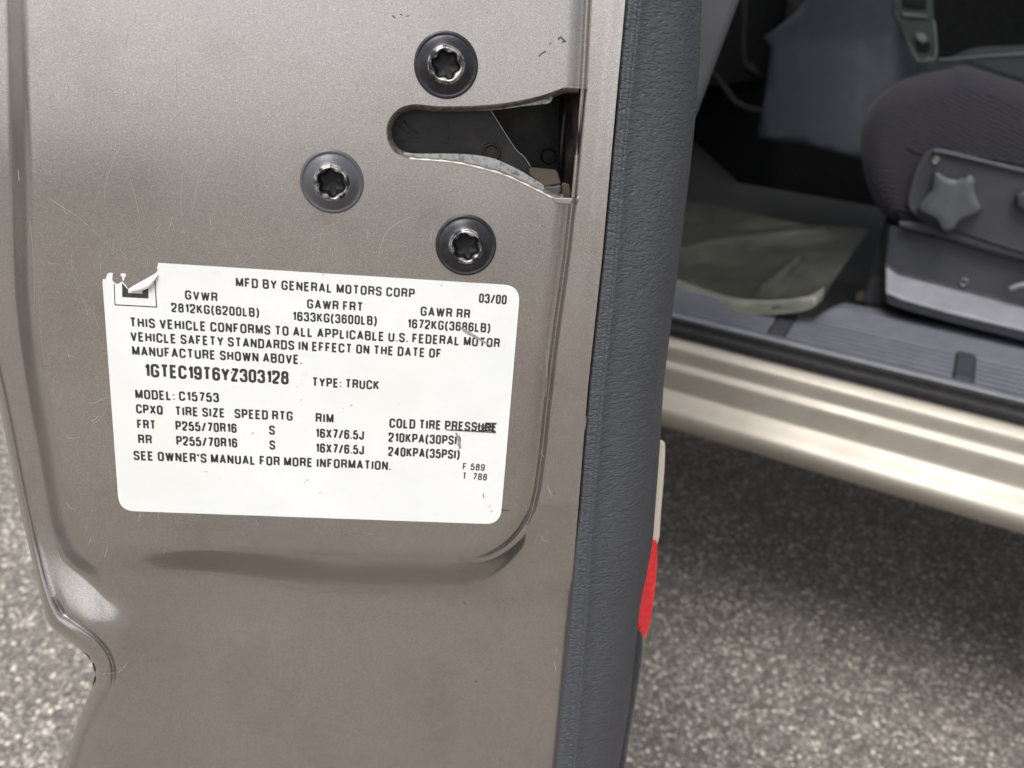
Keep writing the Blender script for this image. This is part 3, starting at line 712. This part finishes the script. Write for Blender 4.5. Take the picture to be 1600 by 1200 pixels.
# ---- bolts
def bolt(cx,cy,rpx,rot,ring_mat,label=None,tilt=(0,0),bm=None):
    c=on_f(cx,cy,-.0001); ex=(on_f(cx+1,cy,0)-on_f(cx-1,cy,0)).normalized(); nrm=-NF; ey=nrm.cross(ex).normalized(); ex=ey.cross(nrm)
    nrm=(nrm+ex*tilt[0]+ey*tilt[1]).normalized(); ex=(ex-nrm*ex.dot(nrm)).normalized(); ey=nrm.cross(ex)
    sc_=(on_f(cx+rpx,cy,0)-on_f(cx,cy,0)).length/8.3e-3
    N=96
    def ring(r,h,lobe=0):
        out=[]
        for k in range(N):
            a=2*math.pi*k/N; rr=r*(1+lobe*math.cos(6*(a+rot)))
            out.append(c+ex*(rr*sc_*math.cos(a))+ey*(rr*sc_*math.sin(a))+nrm*h*sc_)
        return out
    mmv=1e-3
    prof=[(8.25,-.2,0),(8.3,.25,0),(8.25,.6,0),(8.05,.85,0),(7.75,.92,0),(7.5,.86,0),(7.35,.74,0),(7.15,.76,0),(6.7,1.05,0),(6.1,1.5,0),(5.6,1.95,0),(5.2,2.3,0),(4.85,2.55,0),(4.7,2.6,0)]
    V,F=grid([ring(r*mmv,h*mmv,l) for r,h,l in prof],close_u=True)
    b=mk('bolt',V,F,bm or M_bolt,door,label=label)
    prof=[(4.7,2.6,0),(4.5,2.72,0),(4.35,3.15,0),(4.2,3.4,.005),(4.0,3.5,.01),(3.75,3.45,.03),(3.5,3.2,.07),(3.35,2.9,.10)]
    V,F=grid([ring(r*mmv,h*mmv,l) for r,h,l in prof],close_u=True); mk('socket_ring',V,F,ring_mat,b)
    prof=[(3.35,2.9,.10),(3.1,2.2,.15),(3.0,1.4,.16),(2.9,.5,.16),(2.6,.35,.14),(.01,.3,0)]
    V,F=grid([ring(r*mmv,h*mmv,l) for r,h,l in prof],close_u=True); mk('socket',V,F,M_socket,b)
    return b
bolt(697,102,50,.2,M_chip,'bolt above the latch slot, its socket ring chipped to bright metal')
bolt(519,284,49.5,.45,M_chip2,'bolt left of the latch slot, dusty with a worn socket',(.06,-.04),M_boltd)
bolt(728,383,47.5,.35,M_chip2,'bolt just above the sticker, darkest of the three')

# ---- sticker
lab_px=[(160.2,438)]
FX=on_f  # sticker lies flat on the panel
def lab(x,y,h=0): return on_f(x,y,-.00012-h)
def corner(a,b,c,r=22,n=8):
    a,b,c=map(lambda p:np.array(p,float),(a,b,c)); u=(a-b)/np.linalg.norm(a-b); v=(c-b)/np.linalg.norm(c-b)
    p0=b+u*r; p1=b+v*r
    return [tuple((1-t)**2*p0+2*t*(1-t)*b+t*t*p1) for t in np.linspace(0,1,n)]
TL,TR_,BR,BL=(157.6,404.8),(813.2,446.5),(781.7,819.3),(186.2,797.8)
out=[(247.2,410.8)]+corner((247,411),TR_,BR,26)+corner(TR_,BR,BL,24)+corner(BR,BL,TL,24)
out+=[(160.2,439.5),(161.5,436),(165,436.5),(167,431),(168,427.5),(172,426.3),(176.5,427),(176,433),(175.5,438),(178,441),(181.5,443.5),(185,443.5),(188,441.5),(191,440),(193,442),(198,447),(200,452),(203,454),(208,449),(216,443),(226,437),(236,431),(243,427),(246.5,423),(245.6,418),(246.8,414)]
def poly_mesh(poly,fn): return fill_px(poly,fn,18)
V,F=poly_mesh(out,lambda x,y:lab(x,y)); 
stk=mk('certification_label',V,F,M_stick,door,smooth=False,label='white printed sticker with a torn upper left corner')
sm=stk.modifiers.new('s','SOLIDIFY'); sm.thickness=.00011; sm.offset=-1 if False else 0
def flat(name,poly,mat,h=.00009,par=None): 
    V,F=fill_px(poly,lambda x,y:lab(x,y,h),30); return mk(name,V,F,mat,par or stk,smooth=False)
flat('paper_flake',[(188.5,427.5),(192,427),(197,428),(196.5,432),(194.5,434),(193.5,439),(191.5,438),(191,433),(188.5,430.5)],M_stick,.00003)
# curled corner of paper
rows=[]
for i in range(11):
    u=i/10; a=(200+(246.5-200)*u, 452+(428-452)*u-1.5*math.sin(u*3.1)); b=(206+(244-206)*u+6*math.sin(u*3.14),456+(434-456)*u+5.5*math.sin(u*3.14))
    row=[]
    for j in range(7):
        v=j/6; x=a[0]+(b[0]-a[0])*v; y=a[1]+(b[1]-a[1])*v; h=.0012*math.sin(v*math.pi*.75)*(.5+.5*math.sin(u*3.1))
        row.append(lab(x,y,h+.00012))
    rows.append(row)
V,F=grid(rows); mk('curled_paper',V,F,M_stick,stk)
# printed emblem remains
def bar(a,b,wd):
    a=np.array(a,float);b=np.array(b,float); d=(b-a)/np.linalg.norm(b-a); n=np.array([-d[1],d[0]])*wd/2
    return [tuple(a+n),tuple(b+n),tuple(b-n),tuple(a-n)]
def multi(name,polys,mat,h=.00010):
    P_=[]
    for p in polys: P_.append(([lab(x,y,h) for x,y in p],[tuple(range(len(p)))]))
    V,F=join(*P_); return mk(name,V,F,mat,stk,smooth=False)
multi('emblem_frame',[bar((178.4,443.5),(179.5,476.0),1.3),bar((179.5,476.2),(245.2,479.8),1.6),bar((244.6,480),(241.9,437),1.6)],M_ink)
multi('emblem_square',[[(190.5,441.8),(200,452.8),(200.3,457.6),(191.0,464.1)],[(191.0,464.1),(200.3,457.6),(222.4,458.8),(232,466.4)],[(232,466.4),(222.4,458.8),(222.2,451),(231.4,449.5)]],M_ink)

# ---- stroke lettering (condensed gothic)
GL={'A':(.5,[[(0,0),(.5,1),(1,0)],[(.17,.28),(.83,.28)]],0),'B':(.46,[[(0,0),(0,1),(.95,1),(.95,.54),(0,.54)],[(.3,.54),(1,.54),(1,0),(0,0)]],.3),
'C':(.46,[[(1,.70),(1,1),(0,1),(0,0),(1,0),(1,.30)]],.5),'D':(.46,[[(0,0),(0,1),(1,1),(1,0),(0,0)]],.45),'E':(.38,[[(1,1),(0,1),(0,0),(1,0)],[(0,.52),(.88,.52)]],0),
'F':(.37,[[(1,1),(0,1),(0,0)],[(0,.50),(.85,.50)]],0),'G':(.48,[[(1,.72),(1,1),(0,1),(0,0),(1,0),(1,.48),(.52,.48)]],.5),'H':(.46,[[(0,0),(0,1)],[(1,0),(1,1)],[(0,.52),(1,.52)]],0),
'I':(.0,[[(0,0),(0,1)]],0),'J':(.38,[[(1,1),(1,0),(0,0),(0,.28)]],.5),'K':(.46,[[(0,0),(0,1)],[(.95,1),(.05,.40)],[(.30,.60),(1,0)]],0),'L':(.36,[[(0,1),(0,0),(1,0)]],0),
'M':(.58,[[(0,0),(0,1),(.5,.08),(1,1),(1,0)]],0),'N':(.46,[[(0,0),(0,1),(1,0),(1,1)]],0),'O':(.46,[[(0,.5),(0,0),(1,0),(1,1),(0,1),(0,.5)]],.5),
'P':(.44,[[(0,0),(0,1),(1,1),(1,.46),(0,.46)]],.4),'Q':(.46,[[(0,.5),(0,0),(1,0),(1,1),(0,1),(0,.5)],[(.55,.22),(1.1,-.06)]],.5),'R':(.46,[[(0,0),(0,1),(1,1),(1,.52),(0,.52)],[(.5,.52),(.93,.44),(.97,0)]],.35),
'S':(.44,[[(1,.74),(1,1),(0,1),(0,.55),(1,.47),(1,0),(0,0),(0,.27)]],.5),'T':(.46,[[(0,1),(1,1)],[(.5,1),(.5,0)]],0),'U':(.46,[[(0,1),(0,0),(1,0),(1,1)]],.5),'V':(.48,[[(0,1),(.5,0),(1,1)]],0),
'W':(.72,[[(0,1),(.25,0),(.5,.95),(.75,0),(1,1)]],0),'X':(.48,[[(0,1),(1,0)],[(0,0),(1,1)]],0),'Y':(.48,[[(0,1),(.5,.42),(1,1)],[(.5,.45),(.5,0)]],0),'Z':(.44,[[(0,1),(1,1),(0,0),(1,0)]],0),
'0':(.42,[[(0,.5),(0,0),(1,0),(1,1),(0,1),(0,.5)]],.5),'1':(.20,[[(0,.78),(.5,.82),(1,1),(1,0)]],0),'2':(.42,[[(0,.70),(0,1),(1,1),(1,.58),(0,.14),(0,0),(1,0)]],.45),
'3':(.42,[[(0,.74),(0,1),(.95,1),(.95,.54),(.4,.54)],[(.6,.54),(1,.54),(1,0),(0,0),(0,.27)]],.42),'4':(.44,[[(.74,0),(.74,1),(0,.28),(1.05,.28)]],0),'5':(.42,[[(.92,1),(.10,1),(.03,.50)],[(.03,.46),(.1,.63),(1,.63),(1,0),(0,0),(0,.26)]],.42),
'6':(.42,[[(1,.75),(1,1),(0,1),(0,0),(1,0),(1,.58),(0,.58)]],.48),'7':(.42,[[(0,1),(1,1),(.35,0)]],0),'8':(.42,[[(.1,.8),(.05,1),(.95,1),(.95,.54),(.05,.54),(.05,.9)],[(0,.3),(0,.54),(1,.54),(1,0),(0,0),(0,.3)]],.42),
'9':(.42,[[(0,.25),(0,0),(1,0),(1,1),(0,1),(0,.42),(1,.42)]],.48),'(':(.16,[[(1,1.08),(.15,.75),(0,.45),(.15,.12),(1,-.2)]],0),')':(.16,[[(0,1.08),(.85,.75),(1,.45),(.85,.12),(0,-.2)]],0),
'/':(.34,[[(0,-.04),(1,1.02)]],0),':':(.0,[[(0,.0),(0,.12)],[(0,.55),(0,.67)]],0),'.':(.0,[[(0,-.02),(0,.10)]],0),"'":(.0,[[(0,.72),(0,1)]],0)}
def fillet(pts,r,wd):
    """round the corners of a path; pts in (x*wd, y) units"""
    P_=[np.array((x*wd,y)) for x,y in pts]
    if r<=0: return P_
    rad=r*wd; closed=np.allclose(P_[0],P_[-1]); out=[]
    n=len(P_)
    for i,p in enumerate(P_):
        if i in (0,n-1):
            out.append(p); continue
        a=P_[i-1]-p; b=P_[i+1]-p; la,lb=np.linalg.norm(a),np.linalg.norm(b)
        sharp_corner = (r in(.3,.45,.4,.35) and p[0]<.02 and pts is not None and pts[0][0]==0 and pts[0]!=(0,.5) and i<=1 and r!=.42)
        rr=min(rad,la*(.5 if 0<i-1 else 1)*.999,lb*(.5 if i+1<n-1 else 1)*.999)
        if sharp_corner or rr<1e-3: out.append(p); continue
        ca=a/la; cb=b/lb; ang=math.acos(np.clip(ca@cb,-1,1))
        ns=6 if ang<2.6 else 2
        p0=p+ca*rr; p1=p+cb*rr
        for t in np.linspace(0,1,ns+1):
            out.append((1-t)**2*p0+2*t*(1-t)*p+t*t*p1 if True else p)
    return out
def stroke(path,wd):
    segs=[[np.array(path[0],float)]]
    for k in range(1,len(path)):
        p=np.array(path[k],float)
        if np.linalg.norm(p-segs[-1][-1])<2e-6: continue
        segs[-1].append(p)
        if k<len(path)-1:
            d1=p-segs[-1][-2]; d2=np.array(path[k+1],float)-p
            if np.linalg.norm(d2)>2e-6 and (d1@d2)/(np.linalg.norm(d1)*np.linalg.norm(d2))<-.15: segs.append([p])
    if len(segs)>1:
        Vv=[];Ff=[]
        for q,sg in enumerate(segs):
            if len(sg)<2: continue
            d=sg[0]-sg[1]; e=sg[-1]-sg[-2]
            if q>0: sg[0]=sg[0]+d/np.linalg.norm(d)*wd*.22
            if q<len(segs)-1: sg[-1]=sg[-1]+e/np.linalg.norm(e)*wd*.22
            v,f_=stroke1(sg,wd); k=len(Vv); Vv+=v; Ff+=[tuple(a+k for a in t) for t in f_]
        return Vv,Ff
    return stroke1(path,wd)
def stroke1(path,wd):
    P_=[path[0]]
    for p in path[1:]:
        if np.linalg.norm(p-P_[-1])>2e-6: P_.append(p)
    closed=len(P_)>3 and np.linalg.norm(P_[0]-P_[-1])<1e-6
    if closed: P_=P_[:-1]
    n=len(P_); Lf=[];Rt=[]
    for i in range(n):
        if closed: a,b,c=P_[i-1],P_[i],P_[(i+1)%n]
        else: a,b,c=P_[max(i-1,0)],P_[i],P_[min(i+1,n-1)]
        d1=b-a; d2=c-b
        if np.linalg.norm(d1)<1e-8: d1=d2
        if np.linalg.norm(d2)<1e-8: d2=d1
        d1=d1/np.linalg.norm(d1); d2=d2/np.linalg.norm(d2); n1=np.array([-d1[1],d1[0]]); n2=np.array([-d2[1],d2[0]])
        m=n1+n2; l=np.linalg.norm(m)
        m = n1 if l<.3 else m/l
        s_=min(1/max(.35,m@n1),2.2); Lf.append(b+m*s_*wd/2); Rt.append(b-m*s_*wd/2)
    Vv=Lf+Rt; Ff=[(i,(i+1)%n,n+(i+1)%n,n+i) for i in range(n if closed else n-1)]
    return Vv,Ff
def text_line(txt,x0,y0,x1,y1,cap=15.0,wt=.20,gap=.15,space=.32,name='printed_line',tj=0):
    wt_=wt
    # natural layout in cap-height units
    x=0; items=[]
    for ch in txt:
        if ch==' ': x+=space; continue
        wd,paths,r=GL[ch]; items.append((ch,x)); x+=wd+wt_+gap
    total=x-gap
    a=on_f(x0,y0,0); b=on_f(x1,y1,0); ex=(b-a); W=ex.length; ex.normalize(); ey=-NF; ey=ey.cross(ex); ey=-ey if ey.z<0 else ey
    hcap=(on_f(x0,y0-cap,0)-a).length; capc=hcap*(1-wt_)
    sx=W/(total)
    parts=[]; 
    jit=random.Random(hash(txt)%1000)
    for i,(ch,xx) in enumerate(items):
        wd,paths,r=GL[ch]
        for path in paths:
            pts=fillet(path,r,wd)
            pts=[np.array([(xx+wt_/2+p[0])*sx,(wt_/2+p[1]*(1-wt_))*hcap]) for p in pts]
            Vv,Ff=stroke(pts,wt_*hcap*.98)
            lift=-NF*(.00019+.000003*(i%2)+.0000015*paths.index(path))
            parts.append(([a+ex*float(v[0])+ey*float(v[1])+lift for v in Vv],Ff))
    V,F=join(*parts); return mk(name,V,F,M_ink,stk,smooth=False)
L_=[("MFD BY GENERAL MOTORS CORP",368.8,448.3,647.8,465.8,15.2),("GVWR",289.4,467.6,340.2,471.7,14.8),("2812KG(6200LB)",268.4,487.5,405.2,495.7,14.8),
("GAWR FRT",479.9,481.8,567.2,486.9,15),("1633KG(3600LB)",457.4,501,588.7,508.6,15),("GAWR RR",656.8,493.2,734,498,15),("1672KG(3686LB)",636.4,512.6,765.6,519.8,15),
("03/00",748,473,790.8,475.8,15.2),("THIS VEHICLE CONFORMS TO ALL APPLICABLE U.S. FEDERAL MOTOR",203.6,510.8,780.3,543.4,15.6),
("VEHICLE SAFETY STANDARDS IN EFFECT ON THE DATE OF",204.7,533,689.2,559.6,15.4),("MANUFACTURE SHOWN ABOVE.",207.3,555.3,472,569.2,15.4),
("TYPE: TRUCK",487.9,603.8,592.2,609,15),("MODEL: C15753",212.3,623,342.6,628.6,15.2),
("CPXQ",213.4,645.6,254.8,648,14.8),("TIRE SIZE",274.3,649.2,351.8,652.4,14.8),("SPEED RTG",367,653.2,457.6,657.4,15),
("FRT",215.2,669.7,243.8,671,14.8),("P255/70R16",275.1,672.2,370,676.3,15),("S",420.8,679,429.8,679.4,15),
("RR",216.7,693,238,693.9,14.8),("P255/70R16",276.4,695.6,371,699.3,15),("S",421.3,702.2,430.2,702.6,15),
("SEE OWNER'S MANUAL FOR MORE INFORMATION.",209.5,718.6,610.8,734.8,15),("RIM",493.3,659.8,521.2,661.2,15),
("16X7/6.5J",493.3,683.6,568.4,687,15),("16X7/6.5J",493.4,706.8,568.4,710,15),("COLD TIRE PRESSURE",608.4,668.2,775.5,675.4,15.2),
("210KPA(30PSI)",606.9,690.2,719.3,695.4,15),("240KPA(35PSI)",606.5,712.4,717.8,717.4,15)]
for t_ in L_: text_line(*t_)
text_line("1GTEC19T6YZ303128",226.8,588.8,451,600.8,21.5,wt=.20,gap=.12)
text_line("F",722.6,733.6,728.4,734,10.8,wt=.17); text_line("589",735,734.2,756.8,735.6,10.8,wt=.18,gap=.2)
text_line("T",722.6,748.2,728,748.6,10.8,wt=.17); text_line("788",738.5,749.2,760.2,750.6,10.8,wt=.18,gap=.2)
# rubbed print and smears
multi('rubbed_print',[bar((697,671.5),(775,675.8),1.5),bar((740,667),(776,662),1.4),bar((752,669),(773,666),3.2),bar((748,673),(772,672),2.6),bar((760,661),(776,661.4),1.2)],M_ink,.00023)
multi('grey_smear',[[(717,510),(724,513),(745,525),(757,533),(767,540),(758,537),(742,528),(726,520)],[(711,676),(714,676),(718,684),(721,700),(717,702),(715,690)],[(754,772),(756,771),(756.6,778),(755,779)]],M_smudge,.00013)
random.seed(3)
dots=[(362,582+0),(465,604),(218,455),(536,638),(549,633),(624,631),(322,737),(343,746),(480,750),(500,770),(747,728),(765,791),(768,799),(472,600),(395,677),(476,754),(586,453),(690,446),(470,625)]
ps=[]
for (x,y) in dots:
    r=random.uniform(.6,1.5); ps.append([(x+r*math.cos(a)*random.uniform(.7,1.2),y+r*math.sin(a)*random.uniform(.6,1.1)) for a in np.linspace(0,2*math.pi,7)[:-1]])
o=multi('dirt_specks',ps,M_smudge,.00013)
ps=[[(x+r*math.cos(a),y+r*.8*math.sin(a)) for a in np.linspace(0,2*math.pi,7)[:-1]] for x,y,r in [(362,582,1.4),(361.5,582.6,.8),(785,797.5,1.6),(504.5,429.3,1.0),(712,531,.9)]]
multi('black_specks',ps,M_ink,.00014)

# ---- scratches and scuffs on the paint (fine ribbons a hair proud of it)
def ribbon(pts,wd,taper=True):
    pts=spline(pts,5) if len(pts)>2 else [tuple(np.array(pts[0])+(np.array(pts[1])-np.array(pts[0]))*t) for t in np.linspace(0,1,4)]
    V=[];n=len(pts)
    A=np.array(pts,float); dd=depth(A[:,0],A[:,1])
    for i,(x,y) in enumerate(pts):
        a=A[max(i-1,0)];b=A[min(i+1,n-1)]; t=(b-a)/(np.linalg.norm(b-a)+1e-9); q_=wd/2*(math.sin(math.pi*(i+.4)/(n-.2)) if taper else 1)+.12
        for s_ in(-1,1): V.append(on_f(x-t[1]*q_*s_,y+t[0]*q_*s_,dd[i]-.00006))
    return V,[(2*i,2*i+1,2*i+3,2*i+2) for i in range(n-1)]
SCR=[[(190,228),(176,255),(165,290),(164,325)],[(200,268),(212,310),(222,355)],[(236,258),(233,272)],[(291,246),(286,275),(283,300),(284,342)],[(318,245),(308,290),(297,350)],[(362,138),(364,158)],[(379,142),(366,165),(359,182)],
[(351,222),(351,243)],[(133,175),(137,195),(146,204)],[(270,338),(264,360)],[(283,368),(288,388)],[(112,395),(113,420),(120,445),(127,460)],[(76,411),(93,412.5)],[(158,408),(157,428)],[(131,470),(137,488),(144,500)],[(140,478),(136,492)],[(146,488),(156,515)],
[(84,588),(85,630)],[(96,608),(91,635)],[(168,620),(150,628),(140,630)],[(166,640),(155,655),(142,665)],[(106,685),(125,683)],[(104,545),(109,562)],[(220,800),(216,816)],[(246,802),(249,812)],[(400,812),(404,822)],[(543,828),(549,831)],[(568,832),(584,835)],
[(486,214),(479,240)],[(446,340),(446,372)],[(485,452-90),(492,372)],[(655,336),(628,345),(605,362),(595,385),(590,410)],[(505,355),(500,375),(497,398)],[(90,862),(97,880),(101,888)],[(150,1083-30),(185,1050),(199,1036)],[(184,1048),(198,1037)],[(142,838),(139,852)],
[(853,545),(855,590),(852,620)],[(858,530),(857,560)],[(916,650),(914,672)],[(870,1010),(868,1022)],[(866,1035),(869,1048)],[(28,265),(30,283)],[(47,345),(52,400),(54,430),(53,490)],[(62,510),(70,570)],
[(330,235),(322,262),(313,285)],[(70,305),(100,325),(130,345),(180,395)],[(215,380),(230,392)],[(160,385),(156,400)],[(310,365),(304,376)],[(350,370),(354,388)],[(268,345),(272,360)],[(395,70),(397,92)],[(275,90),(276,160)]]
rnd=random.Random(11)
for _ in range(150):
    x=rnd.uniform(90,860); y=rnd.uniform(15,860)
    if 155<x<815 and 405<y<825: continue
    if inside(np.array([x]),np.array([y]),[(590,40),(940,40),(940,330),(590,330)])[0]: continue
    a=rnd.gauss(1.6,.6); l=rnd.uniform(4,26); c=rnd.uniform(-.2,.2)
    SCR.append([(x,y),(x+l*.5*math.cos(a+c),y+l*.5*math.sin(a+c)),(x+l*math.cos(a-c),y+l*math.sin(a-c))])
parts=[ribbon(s,rnd.uniform(.12,.5)) for s in SCR]
V,F=join(*parts); o=mk('scratches',V,F,M_scratch,door,smooth=False,kind='stuff')
parts=[ribbon(p,w_,False) for p,w_ in [([(842,88),(846,84),(853,80)],2.2),([(858,70),(862,67)],1.2),([(872,62),(876,58),(880,62),(884,66)],2.6),([(877,66),(884,64)],2),([(613,24),(617,28)],2),([(625,22),(629,24)],1.6),([(635,26),(639,24)],1.2),([(783,797),(796,798)],1.4),([(724,492+450),(727,944)],1.5),([(742,1064),(745,1066)],1.5),([(865,770),(866,773)],1.2)]]
V,F=join(*parts); mk('dark_scuffs',V,F,M_scratchd,door,smooth=False,kind='stuff')

# ---- inner trim
rows=[]
for y in np.concatenate([np.arange(-400,-60,40),np.arange(-60,1300,12),np.arange(1300,2400,80)]):
    T=float(ext(TT,y)); C0=float(ext(CC,y)); S=float(ext(SS,y)) if y<1290 else float(ext(SS[:1]+[(1290,957)],1290)-(y-1290)*.11)
    if y>1290: S=957-(y-1290)*.09
    r_=[on_f(T-1,y,.010),on_f(T+.5,y,.0032),on_f(T+2.5,y,.0008),on_f(T+6,y,.0002),on_f((T+C0)/2,y,.0004),on_f(C0-4,y,.0006),on_f(C0-1.5,y,-.0003),on_f(C0+1,y,-.0006),on_f(C0+5,y,.0003)]
    for u in (.12,.25,.4,.55,.7,.8,.88,.94,.98,1.0):
        x=C0+5+(S-C0-5)*u; r_.append(on_f(x,y,.0006+.006*u**1.3+.010*u**6))
    p=on_f(S,y,.024); r_.append(p); r_.append(p+DD*.05-Vector((.004,0,0))); r_.append(p+DD*.05-Vector((.03,0,0)))
    rows.append(r_)
V,F=grid(rows); mk('vinyl_trim',V,F,M_vinyl,door)
# upper trim bulge behind
up_px=[(1060,-300),(1245,-300),(1156,0),(1089,180),(1084,190),(1040,200)]
V,F=extr([on_f(x,y,.20) for x,y in up_px],[on_f(x-30,y-40,.85) for x,y in up_px]); mk('upper_trim',V,F,M_vinyl2,door,bevel=.004,smooth=False)
# inner panel closing the door toward the hinge
rows=[]
for y in (-300,0,300,600,900,1200,1700,2200):
    S=float(ext(SS,min(y,1290)))-(max(0,y-1290))*.09; p=on_f(S-22,y,.05)
    rows.append([p,p+DD*.4,p+DD*(DLEN-.06)])
V,F=grid(rows); mk('inner_panel',V,F,M_vinyl2,door)
# courtesy lamp on the lower trim
lp=spline([(1000,690),(1030,687),(1037,690),(1039.5,698),(1038,740),(1033,800),(1027.5,850),(1000,850)],3,True)
V,F=extr([on_f(x,y,.055) for x,y in lp],[on_f(x-6,y,.085) for x,y in lp]); lamp=mk('courtesy_lamp',V,F,M_lens,door,label='cream lens on the lower inner side of the door',smooth=False,bevel=.001)
rp=spline([(985,844),(1022,843),(1026,848),(1027.5,862),(1026,895),(1021,940),(1015.5,975),(1010,992),(1003,1004),(996,1008),(985,1008)],3,True)
V,F=extr([on_f(x,y,.052) for x,y in rp],[on_f(x-4,y,.080) for x,y in rp]); mk('red_reflector',V,F,M_red,lamp,smooth=False,bevel=.0025)
cp=spline([(975,980),(1000,985),(1006,1000),(1004,1030),(998,1070),(990,1120),(982,1165),(976,1215),(965,1300),(930,1300),(940,1000)],3,True)
V,F=extr([on_f(x,y,.045) for x,y in cp],[on_f(x-12,y,.4) for x,y in cp]); mk('carpet_strip',V,F,M_felt,door,smooth=False,bevel=.002)
